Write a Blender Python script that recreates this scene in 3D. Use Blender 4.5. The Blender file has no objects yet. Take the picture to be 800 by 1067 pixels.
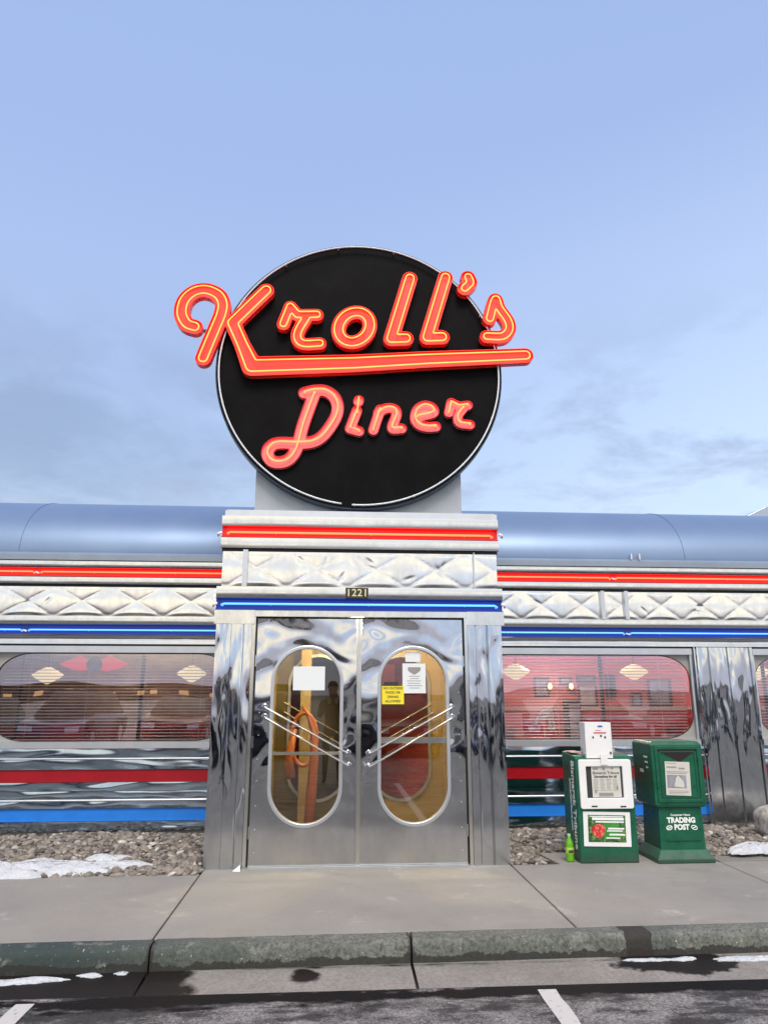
import bpy, bmesh, math, random
import numpy as np
from mathutils import Vector, Matrix
R = math.radians
random.seed(7)
rng = np.random.default_rng(11)
C = bpy.context.scene.collection

# ------------------------------------------------------------------ helpers
def link(o, parent=None):
    C.objects.link(o)
    if parent is not None:
        o.parent = parent
        o.matrix_parent_inverse = Matrix()
        pl = Vector((0, 0, 0)); p = parent
        while p is not None:
            pl += p.location; p = p.parent
        if o.type == 'MESH' and not o.get('_local'):
            o.data.transform(Matrix.Translation(-pl))      # meshes are written in world metres
        elif o.type != 'MESH':
            o.location = o.location - pl
    return o

def tag(o, label=None, cat=None, group=None, kind=None):
    if label: o['label'] = label
    if cat: o['category'] = cat
    if group: o['group'] = group
    if kind: o['kind'] = kind
    return o

def thing(name, label, cat, loc=(0, 0, 0), group=None):
    o = bpy.data.objects.new(name, None)
    o.empty_display_size = .2
    o.location = loc
    C.objects.link(o)
    return tag(o, label, cat, group)

def sub(name, parent, loc):
    o = bpy.data.objects.new(name, None)
    o.location = loc
    return link(o, parent)

def obj(name, bm, mat, parent=None, smooth=False, bevel=0, seg=2, label=None):
    me = bpy.data.meshes.new(name)
    if bevel:
        ed = [e for e in bm.edges if len(e.link_faces) == 2 and e.calc_face_angle(0) > .5]
        bmesh.ops.bevel(bm, geom=ed, offset=bevel, segments=seg, affect='EDGES', profile=.5)
    bm.to_mesh(me); bm.free()
    if smooth:
        me.polygons.foreach_set('use_smooth', [True] * len(me.polygons))
        if smooth != 2: me.set_sharp_from_angle(angle=R(38))
    ms = mat if isinstance(mat, (list, tuple)) else [mat]
    for m in ms: me.materials.append(m)
    o = bpy.data.objects.new(name, me)
    if label: o['label'] = label
    return link(o, parent)

def box(bm, x0, x1, y0, y1, z0, z1, mi=0):
    v = [bm.verts.new(p) for p in ((x0,y0,z0),(x1,y0,z0),(x1,y1,z0),(x0,y1,z0),(x0,y0,z1),(x1,y0,z1),(x1,y1,z1),(x0,y1,z1))]
    for f in ((3,2,1,0),(4,5,6,7),(0,1,5,4),(1,2,6,5),(2,3,7,6),(3,0,4,7)):
        fc = bm.faces.new([v[i] for i in f]); fc.material_index = mi
    return v

def B(*boxes):
    bm = bmesh.new()
    for b in boxes: box(bm, *b)
    return bm

def extrude_x(bm, prof, x0, x1, mi=0, cap=True):
    """closed profile of (y,z), counter-clockwise seen from -x ... swept from x0 to x1"""
    a = [bm.verts.new((x0, y, z)) for y, z in prof]
    b = [bm.verts.new((x1, y, z)) for y, z in prof]
    n = len(prof)
    for i in range(n):
        j = (i + 1) % n
        f = bm.faces.new((a[i], b[i], b[j], a[j])); f.material_index = mi
    if cap:
        bm.faces.new(a[::-1]); bm.faces.new(b)
    return bm

def poly_prism(bm, pts, y0, y1, mi=0):
    """polygon of (x,z) with thickness from y0 (front) to y1"""
    a = [bm.verts.new((x, y0, z)) for x, z in pts]
    b = [bm.verts.new((x, y1, z)) for x, z in pts]
    n = len(pts)
    fs = [bm.faces.new(a), bm.faces.new(b[::-1])]
    for i in range(n):
        j = (i + 1) % n
        fs.append(bm.faces.new((a[j], a[i], b[i], b[j])))
    for f in fs: f.material_index = mi
    bmesh.ops.recalc_face_normals(bm, faces=fs)
    return bm

def tube(bm, pts, r, closed=False, n=8, mi=0, caps=True):
    pts = [Vector(p) for p in pts]
    m = len(pts); rings = []
    rr = r if isinstance(r, (list, tuple)) else [r] * m
    prev = None
    for i, p in enumerate(pts):
        if closed: t = pts[(i + 1) % m] - pts[i - 1]
        else: t = pts[min(i + 1, m - 1)] - pts[max(i - 1, 0)]
        t.normalize()
        if prev is None:
            up = Vector((0, 0, 1)) if abs(t.z) < .9 else Vector((0, 1, 0))
            u = t.cross(up).normalized()
        else:
            u = (prev - t * prev.dot(t)).normalized()
        prev = u
        w = t.cross(u)
        rings.append([bm.verts.new(p + (u * math.cos(a) + w * math.sin(a)) * rr[i]) for a in [2 * math.pi * k / n for k in range(n)]])
    for i in range(m if closed else m - 1):
        a, b = rings[i], rings[(i + 1) % m]
        for k in range(n):
            f = bm.faces.new((a[k], a[(k + 1) % n], b[(k + 1) % n], b[k])); f.material_index = mi
    if not closed and caps:
        bm.faces.new(rings[0][::-1]).material_index = mi; bm.faces.new(rings[-1]).material_index = mi
    return bm

def lathe(bm, prof, cx, cy, n=20, mi=0):
    rings = [[bm.verts.new((cx + r * math.cos(2*math.pi*k/n), cy + r * math.sin(2*math.pi*k/n), z)) for k in range(n)] for r, z in prof]
    for a, b in zip(rings, rings[1:]):
        for k in range(n):
            bm.faces.new((a[k], a[(k+1) % n], b[(k+1) % n], b[k])).material_index = mi
    bm.faces.new(rings[0][::-1]).material_index = mi; bm.faces.new(rings[-1]).material_index = mi
    return bm

def fill_curve(name, loops, y, depth, mat, parent=None, bevel=0, label=None, smooth=True):
    """filled 2D outline(s) in the xz plane (holes by even-odd), front face at y, given thickness"""
    cu = bpy.data.curves.new(name, 'CURVE'); cu.dimensions = '2D'; cu.fill_mode = 'BOTH'
    cu.extrude = depth / 2 - bevel; cu.bevel_depth = bevel; cu.bevel_resolution = 1
    cu.offset = -bevel
    for lp in loops:
        s = cu.splines.new('POLY'); s.points.add(len(lp) - 1); s.use_cyclic_u = True
        for i, (a, b) in enumerate(lp): s.points[i].co = (a, b, 0, 1)
    t = bpy.data.objects.new('tmp', cu); C.objects.link(t)
    dg = bpy.context.evaluated_depsgraph_get(); dg.update()
    me = bpy.data.meshes.new_from_object(t.evaluated_get(dg))
    bpy.data.objects.remove(t); bpy.data.curves.remove(cu)
    me.transform(Matrix.Translation((0, y + depth / 2, 0)) @ Matrix.Rotation(R(90), 4, 'X'))
    me.name = name
    if smooth:
        me.polygons.foreach_set('use_smooth', [True] * len(me.polygons)); me.set_sharp_from_angle(angle=R(35))
    me.materials.clear(); me.materials.append(mat)
    o = bpy.data.objects.new(name, me)
    if label: o['label'] = label
    return link(o, parent)

def text(name, body, x, z, y, size, mat, parent=None, depth=.002, align='CENTER', rot=None, fat=0, sx=1, shear=0):
    cu = bpy.data.curves.new(name, 'FONT'); cu.body = body; cu.size = size; cu.extrude = depth / 2
    cu.align_x = align; cu.align_y = 'CENTER'; cu.offset = fat; cu.shear = shear; cu.resolution_u = 3
    t = bpy.data.objects.new('tmp', cu); C.objects.link(t)
    dg = bpy.context.evaluated_depsgraph_get(); dg.update()
    me = bpy.data.meshes.new_from_object(t.evaluated_get(dg))
    bpy.data.objects.remove(t); bpy.data.curves.remove(cu)
    M = Matrix.Translation((x, y, z)) @ (rot if rot is not None else Matrix.Rotation(R(90), 4, 'X')) @ Matrix.Diagonal((sx, 1, 1, 1))
    me.transform(M); me.name = name
    me.materials.clear(); me.materials.append(mat)
    o = bpy.data.objects.new(name, me)
    return link(o, parent)

def capsule(cx, cz, hw, hh, n=18):
    s = hh - hw; p = []
    for i in range(n + 1): a = math.pi * i / n; p.append((cx + hw * math.cos(a), cz + s + hw * math.sin(a)))
    for i in range(n + 1): a = math.pi + math.pi * i / n; p.append((cx + hw * math.cos(a), cz - s + hw * math.sin(a)))
    return p

def rrect(x0, x1, z0, z1, rx, rz, n=10):
    p = []
    for cx, cz, a0 in ((x1-rx, z1-rz, 0), (x0+rx, z1-rz, 90), (x0+rx, z0+rz, 180), (x1-rx, z0+rz, 270)):
        for i in range(n + 1):
            a = R(a0 + 90 * i / n); p.append((cx + rx * math.cos(a), cz + rz * math.sin(a)))
    return p

def parts(name, mat, parent, *boxes, bevel=0):
    for b in boxes: obj(name, B(b), mat, parent, bevel=bevel)

# ------------------------------------------------------------------ materials
class NT:
    def __init__(s, name):
        s.m = bpy.data.materials.new(name); s.m.use_nodes = True; s.t = s.m.node_tree
        s.n = s.t.nodes; s.b = s.n['Principled BSDF']; s.out = s.n['Material Output']
        s.tc = None
    def new(s, ty, **kw):
        n = s.n.new(ty)
        for k, v in kw.items(): setattr(n, k, v)
        return n
    def lk(s, a, b): s.t.links.new(a, b)
    def put(s, sock, v):
        if isinstance(v, bpy.types.NodeSocket): s.lk(v, sock)
        else: sock.default_value = v
    def co(s, scale=(1, 1, 1), rot=(0, 0, 0)):
        if s.tc is None: s.tc = s.new('ShaderNodeTexCoord')
        m = s.new('ShaderNodeMapping'); s.lk(s.tc.outputs['Object'], m.inputs[0])
        m.inputs['Scale'].default_value = scale; m.inputs['Rotation'].default_value = rot
        return m.outputs[0]
    def noise(s, sc, det=3, rough=.55, vec=None, dist=0, out='Fac'):
        n = s.new('ShaderNodeTexNoise'); n.inputs['Scale'].default_value = sc; n.inputs['Detail'].default_value = det
        n.inputs['Roughness'].default_value = rough; n.inputs['Distortion'].default_value = dist
        s.lk(vec if vec is not None else s.co(), n.inputs['Vector']); return n.outputs[out]
    def ramp(s, fac, stops, interp='LINEAR'):
        r = s.new('ShaderNodeValToRGB'); r.color_ramp.interpolation = interp
        e = r.color_ramp.elements
        while len(e) < len(stops): e.new(.5)
        for i, (p, c) in enumerate(stops):
            e[i].position = p; e[i].color = (*c, 1) if isinstance(c, (tuple, list)) else (c, c, c, 1)
        s.lk(fac, r.inputs[0]); return r.outputs[0]
    def math(s, op, a, b=None, c=None, clamp=False):
        n = s.new('ShaderNodeMath', operation=op, use_clamp=clamp)
        for i, v in enumerate((a, b, c)):
            if v is not None: s.put(n.inputs[i], v)
        return n.outputs[0]
    def mix(s, fac, a, b, bt='MIX'):
        n = s.new('ShaderNodeMix', data_type='RGBA', blend_type=bt)
        s.put(n.inputs[0], fac)
        for sk, v in ((n.inputs[6], a), (n.inputs[7], b)):
            if isinstance(v, (tuple, list)): v = (*v, 1) if len(v) == 3 else v
            s.put(sk, v)
        return n.outputs[2]
    def bump(s, h, st=.5, dist=.01, prev=None):
        n = s.new('ShaderNodeBump'); n.inputs['Strength'].default_value = st; n.inputs['Distance'].default_value = dist
        s.lk(h, n.inputs['Height'])
        if prev is not None: s.lk(prev, n.inputs['Normal'])
        return n.outputs[0]
    def set(s, **kw):
        for k, v in kw.items():
            i = s.b.inputs[k.replace('_', ' ')]
            if isinstance(v, (tuple, list)) and len(v) == 3 and i.type == 'RGBA': v = (*v, 1)
            s.put(i, v)
        return s
    def sep(s, vec=None):
        n = s.new('ShaderNodeSeparateXYZ'); s.lk(vec if vec is not None else s.co(), n.inputs[0]); return n.outputs

def plain(name, col, rough=.5, metal=0, bump=0, bscale=40, var=0, spec=.5):
    k = NT(name)
    c = col
    if var:
        c = k.mix(k.ramp(k.noise(6, 4), [(.3, 0.), (.7, 1.)]), tuple(x * (1 - var) for x in col), tuple(min(1, x * (1 + var)) for x in col))
    k.set(Base_Color=c, Roughness=rough, Metallic=metal, Specular_IOR_Level=spec)
    if bump: k.set(Normal=k.bump(k.noise(bscale, 3), bump, .003))
    return k.m

def steel(name, col=(.62, .635, .65), r0=.05, r1=.14, big=1.6, amp=.012, sz=(1, 1, 1), swirl=0, brushed=0, calm=False):
    """polished stainless sheet: oil-canning from low frequency bump, smears and scratches in the roughness"""
    k = NT(name)
    v = k.co(sz)
    n1 = k.noise(big, 0, .4, v, .8)
    if calm:      # kicked and pulled about at hand height, nearly flat and rubbed dull near the floor
        hs = k.sep()[2]; st = k.ramp(k.math('MULTIPLY', hs, .5), [(.10, .04), (.62, 1.)], 'EASE'); dull = k.math('MULTIPLY_ADD', hs, -.20, .13, clamp=True)
        n1 = k.math('MULTIPLY', k.math('SUBTRACT', n1, .5), st)
    nb = k.bump(n1, 1, amp)
    if swirl:
        sw = k.noise(big * 2.1, 0, .4, v, .9)
        nb = k.bump(k.math('MULTIPLY', k.math('SUBTRACT', sw, .5), st) if calm else sw, 1, swirl, nb)
    nb = k.bump(k.noise(big * 4, 0, .5, v), 1, amp * .03, nb)
    if brushed:
        nb = k.bump(k.noise(260, 2, .6, k.co((1, 1, .03))), brushed, .0006, nb)
    sm = k.noise(9, 5, .65, k.co((1, 1, .5)))
    k.set(Base_Color=k.mix(k.ramp(sm, [(.35, 0.), (.75, 1.)]), col, tuple(c * .84 for c in col)), Metallic=1,
          Roughness=k.math('ADD', k.ramp(sm, [(.3, r0), (.8, r1)]), dull) if calm else k.ramp(sm, [(.3, r0), (.8, r1)]), Normal=nb)
    return k.m

def emit(name, col, st, base=None):
    k = NT(name); k.set(Base_Color=base or col, Emission_Color=col, Emission_Strength=st, Roughness=.4); return k.m

M = {}
M['steel'] = steel('polished_steel', amp=.010, big=1.9)
M['door'] = steel('door_steel', (.61, .62, .635), .025, .09, big=1.5, amp=.044, swirl=.011, calm=True)
M['pil'] = steel('pilaster_steel', (.61, .63, .65), .025, .09, big=2.2, amp=.026, sz=(2.2, 1, .5), swirl=.008, calm=True)
M['band'] = steel('satin_band', (.74, .735, .70), .14, .26, big=1.2, amp=.010)
M['bandlow'] = steel('lower_band_steel', (.42, .51, .60), .06, .16, big=2.2, amp=.016, sz=(.7, 1, 3))
M['quilt'] = steel('quilted_steel', (.84, .82, .77), .10, .20, big=3, amp=.003)
M['alum'] = plain('aluminium_trim', (.62, .65, .69), .33, .85, var=.06)
M['roof'] = None
k = NT('roof_metal'); k.set(Base_Color=k.mix(k.ramp(k.noise(1.5, 4), [(.3, 0.), (.8, 1.)]), (.18, .26, .41), (.22, .30, .45)), Metallic=.5, Roughness=.40, Normal=k.bump(k.noise(.7, 2, .5, k.co((.4, 1, 1))), 1, .012)); M['roof'] = k.m
M['flash'] = plain('eave_flashing', (.40, .46, .53), .35, .8, var=.06)
M['gap'] = plain('dark_gap', (.015, .016, .018), .6)
M['redenamel'] = plain('red_enamel', (.32, .006, .014), .22, var=.08)
M['blueenamel'] = plain('blue_enamel', (.02, .20, .72), .22, var=.08)
M['redtrough'] = plain('red_trough_paint', (.80, .012, .012), .35, var=.05)
M['bluetrough'] = plain('blue_trough_paint', (.008, .06, .38), .35, var=.05)
M['neonred'] = emit('neon_red_gas', (1, .075, .025), 4.6)
M['neonblue'] = emit('neon_blue_gas', (.10, .36, 1), 1.5)
M['neonletter'] = emit('neon_letter_gas', (1, .072, .013), 10.0)
M['neondiner'] = emit('neon_pink_gas', (1, .075, .022), 7.0)
M['deadneon'] = plain('unlit_white_neon', (.72, .80, .86), .12)
M['letter'] = plain('red_letter_pan', (.90, .055, .035), .38, var=.03)
M['letterpink'] = plain('pink_letter_pan', (.92, .23, .23), .38, var=.03)
M['rim'] = plain('dark_red_return', (.45, .012, .012), .4)
M['glassend'] = plain('glass_electrode', (.85, .8, .8), .1)
k = NT('black_sign_face'); k.set(Base_Color=k.mix(k.ramp(k.noise(3, 6, .7), [(.4, 0.), (.75, 1.)]), (.004, .004, .005), (.008, .008, .009)), Roughness=.6, Specular_IOR_Level=.06); M['signface'] = k.m
M['signrim'] = plain('navy_sign_rim', (.012, .03, .06), .35)
M['signbox'] = plain('sign_support_metal', (.36, .39, .43), .5, .35, var=.06)
M['rubber'] = plain('black_rubber', (.02, .02, .022), .6)
M['chrome'] = plain('chrome_bar', (.62, .63, .65), .12, 1)
M['concbase'] = plain('foundation_concrete', (.22, .21, .19), .85, bump=.4, bscale=60, var=.25)

# glass: mirror-like film with what is inside showing through
k = NT('window_glass')
tr = k.new('ShaderNodeBsdfTransparent'); tr.inputs[0].default_value = (.80, .80, .82, 1)
gl = k.new('ShaderNodeBsdfGlossy'); gl.inputs['Roughness'].default_value = .0; gl.inputs[0].default_value = (.95, .95, 1, 1)
k.lk(k.bump(k.noise(.9, 1), 1, .004), gl.inputs['Normal'])
mx = k.new('ShaderNodeMixShader'); mx.inputs[0].default_value = .22
k.lk(tr.outputs[0], mx.inputs[1]); k.lk(gl.outputs[0], mx.inputs[2]); k.lk(mx.outputs[0], k.out.inputs[0]); M['glass'] = k.m
k = NT('door_glass')
tr = k.new('ShaderNodeBsdfTransparent'); tr.inputs[0].default_value = (.88, .88, .86, 1)
gl = k.new('ShaderNodeBsdfGlossy'); gl.inputs['Roughness'].default_value = .0
mx = k.new('ShaderNodeMixShader'); mx.inputs[0].default_value = .10
k.lk(tr.outputs[0], mx.inputs[1]); k.lk(gl.outputs[0], mx.inputs[2]); k.lk(mx.outputs[0], k.out.inputs[0]); M['dglass'] = k.m
M['cornerglass'] = plain('frosted_corner_panel', (.33, .325, .31), .22, var=.08)
M['blind'] = plain('blind_slats', (.66, .60, .58), .5)

# --- ground materials
k = NT('sidewalk_concrete')
n1 = k.noise(1.1, 6, .6); n2 = k.noise(55, 4, .7); n3 = k.noise(5, 5, .65)
c = k.mix(k.ramp(n1, [(.3, 0.), (.7, 1.)]), (.215, .214, .20), (.295, .291, .272))
c = k.mix(k.ramp(n3, [(.35, 0.), (.75, .55)]), c, (.27, .255, .235))
c = k.mix(k.ramp(n2, [(.35, .35), (.6, 0.)]), c, (.20, .19, .175))
c = k.mix(k.ramp(k.noise(.9, 8, .7, k.co((1, 1.6, 1))), [(.54, 0.), (.66, .45)]), c, (.18, .17, .155))
c = k.mix(k.ramp(k.noise(2.4, 8, .75), [(.58, 0.), (.66, .35)]), c, (.47, .46, .44))
sp = k.noise(9, 2, .5, k.co((1, 2.0, 1)))
c = k.mix(k.ramp(sp, [(.74, 0.), (.79, .7)]), c, (.07, .065, .06))
k.set(Base_Color=c, Roughness=.85, Normal=k.bump(n2, .5, .004, k.bump(k.noise(300, 2), .3, .002))); M['walk'] = k.m
M['slab'] = None
k = NT('dark_slab_concrete'); n2 = k.noise(40, 5, .7)
k.set(Base_Color=k.mix(n2, (.15, .14, .13), (.24, .23, .215)), Roughness=.8, Normal=k.bump(n2, .5, .004)); M['slab'] = k.m
k = NT('kerb_concrete')
s = k.sep(); n2 = k.noise(45, 5, .7); n1 = k.noise(2.2, 5, .6)
c = k.mix(k.ramp(n1, [(.3, 0.), (.7, 1.)]), (.10, .115, .10), (.19, .20, .175))
left = k.math('MULTIPLY_ADD', s[0], -.75, -.15, clamp=True)          # greener, dirtier towards the left end
c = k.mix(left, c, (.022, .046, .045))
c = k.mix(k.ramp(n2, [(.36, .9), (.58, 0.)]), c, (.045, .05, .045))
c = k.mix(k.ramp(k.noise(7, 6, .75), [(.56, 0.), (.66, .7)]), c, (.26, .255, .23))
c = k.mix(k.ramp(k.noise(60, 2, .5), [(.70, 0.), (.74, .8)]), c, (.5, .5, .46))
# black grime where the kerb meets the gutter
grime = k.math('LESS_THAN', s[2], k.math('MULTIPLY_ADD', k.noise(5, 6, .75), .16, -.165))
c = k.mix(k.math('MULTIPLY', grime, .85), c, (.02, .018, .016))
for jx, jw in ((-1.03, .05), (.50, .045)):
    dj = k.math('ABSOLUTE', k.math('SUBTRACT', s[0], k.math('MULTIPLY_ADD', k.noise(18, 5, .7), .06, jx - .03)))
    c = k.mix(k.math('MULTIPLY', k.math('MULTIPLY', k.math('SUBTRACT', k.math('MULTIPLY', k.noise(9, 4, .7), jw), dj), 90, clamp=True), .85), c, (.02, .018, .016))
# brown spill on the kerb top and face
dx = k.math('ABSOLUTE', k.math('SUBTRACT', s[0], k.math('MULTIPLY_ADD', k.noise(14, 4, .7), .06, 1.875)))
sp = k.math('LESS_THAN', dx, .085)
c = k.mix(k.math('MULTIPLY', sp, .9), c, (.022, .017, .014))
k.set(Base_Color=c, Roughness=.8, Normal=k.bump(n2, .7, .006)); M['kerb'] = k.m

def wetmask(k, s, cuty, w, scale=3.2, amp=.22):
    """1 on a ragged damp band around y = cuty"""
    n = k.noise(scale, 6, .7, k.co((.45, 1, 1)))
    d = k.math('ABSOLUTE', k.math('SUBTRACT', s[1], cuty))
    v = k.math('ADD', k.math('SUBTRACT', w, d), k.math('MULTIPLY', k.math('SUBTRACT', n, .5), amp * 2))
    return k.math('MULTIPLY', v, 30, clamp=True)
k = NT('gutter_concrete')
s = k.sep(); n2 = k.noise(48, 5, .7); n1 = k.noise(2.5, 5, .6)
c = k.mix(k.ramp(n1, [(.3, 0.), (.7, 1.)]), (.20, .19, .175), (.31, .295, .27))
c = k.mix(k.ramp(n2, [(.35, .6), (.6, 0.)]), c, (.12, .115, .105))
w1 = wetmask(k, s, -2.03, .015, 2.8, .10)
wl = k.math('MULTIPLY', k.math('SUBTRACT', k.math('MULTIPLY_ADD', k.noise(3, 5, .7), .5, -.98), s[0]), 14, clamp=True)
pud = k.new('ShaderNodeVectorMath', operation='DISTANCE'); k.lk(k.co(), pud.inputs[0]); pud.inputs[1].default_value = (-.13, -2.14, -.13)
pd = k.math('MULTIPLY', k.math('SUBTRACT', k.math('MULTIPLY_ADD', k.noise(7, 4, .6), .16, .02), pud.outputs['Value']), 30, clamp=True)
pud2 = k.new('ShaderNodeVectorMath', operation='DISTANCE'); k.lk(k.co((.45, 1, 1)), pud2.inputs[0]); pud2.inputs[1].default_value = (.94, -2.07, -.13)
pd2 = k.math('MULTIPLY', k.math('SUBTRACT', k.math('MULTIPLY_ADD', k.noise(7, 4, .6), .25, .06), pud2.outputs['Value']), 30, clamp=True)
wet = k.math('MAXIMUM', k.math('MAXIMUM', w1, wl), k.math('MAXIMUM', pd, pd2))
c = k.mix(wet, c, (.014, .012, .011))
k.set(Base_Color=c, Roughness=k.math('MULTIPLY_ADD', wet, -.25, .85), Specular_IOR_Level=k.math('MULTIPLY_ADD', wet, -.35, .5), Normal=k.bump(n2, .5, .004)); M['gutter'] = k.m
k = NT('asphalt')
s = k.sep(); n2 = k.noise(60, 3, .7); n3 = k.noise(6, 6, .75)
v = k.new('ShaderNodeTexVoronoi'); v.inputs['Scale'].default_value = 120; k.lk(k.co(), v.inputs['Vector'])
c = k.mix(k.ramp(n3, [(.38, 0.), (.60, 1.)]), (.075, .072, .075), (.24, .235, .235))
c = k.mix(k.ramp(v.outputs['Color'], [(.72, 0.), (.8, .7)]), c, (.34, .33, .32))
c = k.mix(k.ramp(n2, [(.38, .7), (.50, 0.)]), c, (.03, .03, .03))
blot = k.math('MULTIPLY', k.math('SUBTRACT', k.noise(2.3, 7, .74, k.co((.6, 1.5, 1))),   .485), 14, clamp=True)
c = k.mix(k.math('MULTIPLY', blot, .85), c, (.012, .012, .013))
wet = k.math('MAXIMUM', wetmask(k, s, -2.43, .080, 3.6, .22), k.math('MULTIPLY', wetmask(k, s, -2.55, .02, 5.5, .17), k.math('MULTIPLY_ADD', s[0], -1.2, .9, clamp=True)))
c = k.mix(wet, c, (.008, .008, .009))
k.set(Base_Color=c, Roughness=k.math('MULTIPLY_ADD', wet, -.22, .82), Specular_IOR_Level=k.math('MULTIPLY_ADD', wet, -.38, .45), Normal=k.bump(n2, .8, .006, k.bump(n3, .5, .006))); M['asphalt'] = k.m
k = NT('worn_white_paint'); n = k.noise(30, 6, .75)
k.set(Base_Color=k.mix(k.ramp(n, [(.30, 0.), (.42, 1.)]), (.16, .16, .16), (.50, .50, .485)), Roughness=.7, Normal=k.bump(n, .4, .003)); M['paint'] = k.m
k = NT('snow'); n = k.noise(22, 5, .6)
k.set(Base_Color=k.mix(k.ramp(k.noise(6, 5), [(.3, 0.), (.8, 1.)]), (.70, .72, .76), (.55, .58, .64)), Roughness=.6, Subsurface_Weight=.15, Normal=k.bump(n, 1, .05)); M['snow'] = k.m
k = NT('river_rock')
at = k.new('ShaderNodeAttribute'); at.attribute_name = 'tone'
c = k.ramp(at.outputs['Fac'], [(0, (.07, .06, .055)), (.22, (.13, .11, .10)), (.42, (.23, .195, .16)), (.62, (.33, .29, .25)), (.80, (.19, .175, .175)), (.92, (.50, .46, .41)), (1, (.70, .67, .62))])
n = k.noise(35, 4, .7)
k.set(Base_Color=k.mix(k.ramp(n, [(.35, .45), (.6, 0.)]), c, (.08, .07, .06)), Roughness=.75, Normal=k.bump(n, .4, .004)); M['rock'] = k.m
M['soil'] = plain('bed_soil', (.045, .038, .032), .95, bump=.6, var=.3)
# newspaper boxes
k = NT('green_box_paint'); n = k.noise(7, 6, .7); n2 = k.noise(60, 4, .75, k.co((1, 1, .25)))
c = k.mix(k.ramp(n, [(.35, 0.), (.7, 1.)]), (.003, .080, .042), (.006, .115, .062))
c = k.mix(k.ramp(n2, [(.66, 0.), (.70, .5)]), c, (.06, .17, .12))
s_ = k.sep(); c = k.mix(k.math('MULTIPLY', k.math('MULTIPLY', k.math('SUBTRACT', k.math('MULTIPLY', k.noise(12, 5, .7), .22), s_[2]), 9, clamp=True), .6), c, (.05, .055, .045))
k.set(Base_Color=c, Roughness=k.ramp(n, [(.3, .22), (.7, .45)]), Normal=k.bump(n, .3, .006)); M['green'] = k.m
M['darkgreen'] = plain('green_plastic', (.003, .085, .045), .45, var=.1)
M['white'] = plain('white_plastic', (.78, .79, .80), .35, var=.04)
M['ink'] = plain('black_ink', (.03, .03, .035), .6)
M['greyink'] = plain('grey_ink', (.28, .27, .26), .7)
M['lettering'] = plain('white_lettering', (.80, .84, .82), .5)
M['paper'] = plain('paper_white', (.74, .78, .80), .7)
M['news'] = plain('newsprint', (.58, .57, .53), .8, var=.06)
M['yellow'] = plain('yellow_card', (.85, .70, .03), .5)
M['redink'] = plain('red_ink', (.65, .04, .04), .5)
M['blueink'] = plain('blue_ink', (.05, .12, .45), .5)
k = NT('strawberry_picture'); k.set(Base_Color=k.ramp(k.noise(38, 3, .6), [(.35, (.35, .015, .015)), (.5, (.62, .05, .04)), (.68, (.80, .30, .22))]), Roughness=.5); M['strawberry'] = k.m
M['picgreen'] = plain('picture_green', (.04, .24, .04), .5, var=.4)
k = NT('market_picture'); k.set(Base_Color=k.ramp(k.noise(30, 4, .7), [(.36, (.015, .03, .015)), (.5, (.03, .13, .03)), (.6, (.14, .26, .06)), (.7, (.45, .42, .30))]), Roughness=.5); M['picdark'] = k.m
M['lime'] = plain('lime_soda', (.13, .42, .012), .18)
M['limelabel'] = plain('lime_label', (.36, .62, .08), .35)
M['cap'] = plain('pale_green_cap', (.35, .62, .35), .35)
M['goldnum'] = plain('gold_numerals', (.72, .66, .30), .4)
# interior
M['pinkwall'] = plain('salmon_wall', (.66, .16, .14), .7, var=.08)
M['redwall'] = plain('red_wainscot', (.50, .045, .04), .45, var=.15)
M['redvinyl'] = plain('red_vinyl', (.45, .03, .03), .3)
M['cream'] = plain('cream_ceiling', (.62, .56, .46), .8)
M['tilefloor'] = plain('interior_floor', (.12, .11, .10), .4, var=.2)
M['frame'] = plain('dark_picture_frame', (.10, .035, .03), .4)
M['photo'] = plain('grey_photograph', (.26, .26, .30), .5, var=.5)
M['photo2'] = plain('pale_photograph', (.50, .44, .42), .5, var=.5)
M['lamp'] = emit('cream_lampshade', (1, .80, .42), 1.25)
M['bulb'] = emit('warm_bulb', (1, .55, .15), 8)
M['litsteel'] = plain('yellow_lit_steel', (.66, .50, .20), .16, .6, bump=.6, bscale=2)  # stainless steel with the warm lamp light painted into its base colour
M['dimsteel'] = plain('dim_lit_door_steel', (.17, .14, .045), .2, .5, bump=.5, bscale=2)  # darker copy of that steel, dimmer warm light painted into the colour
M['wood'] = plain('orange_wood', (.34, .10, .03), .4, var=.2)
M['dark'] = plain('dark_surface', (.03, .028, .026), .6)
k = NT('red_brick')
br = k.new('ShaderNodeTexBrick'); br.inputs['Color1'].default_value = (.50, .06, .035, 1); br.inputs['Color2'].default_value = (.38, .045, .03, 1)
br.inputs['Mortar'].default_value = (.20, .06, .05, 1); br.inputs['Scale'].default_value = 9; br.inputs['Mortar Size'].default_value = .03
k.lk(k.co((1, 1, 1), (R(90), 0, 0)), br.inputs['Vector']); k.set(Base_Color=br.outputs['Color'], Roughness=.7); M['brick'] = k.m

# ------------------------------------------------------------------ ground
def sheet(name, pts, z, mat, thick=.0):
    bm = bmesh.new()
    f = bm.faces.new([bm.verts.new((x, y, z)) for x, y in pts])
    if f.normal.z < 0: f.normal_flip()
    if thick:
        r = bmesh.ops.extrude_face_region(bm, geom=[f]); vs = [v for v in r['geom'] if isinstance(v, bmesh.types.BMVert)]
        for v in vs: v.co.z -= thick
        bmesh.ops.recalc_face_normals(bm, faces=bm.faces)
    o = obj(name, bm, mat); return tag(o, kind='structure')

sheet('ground', [(-400, -400), (400, -400), (400, 400), (-400, 400)], -.16, M['asphalt'])
sheet('parking_lot', [(-60, -70), (60, -70), (60, -2.36), (-60, -2.36)], -.134, M['asphalt'])
KS = .0165   # the kerb is not quite parallel to the building
ky = lambda x: -2.0 + (x - .33) * KS
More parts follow.
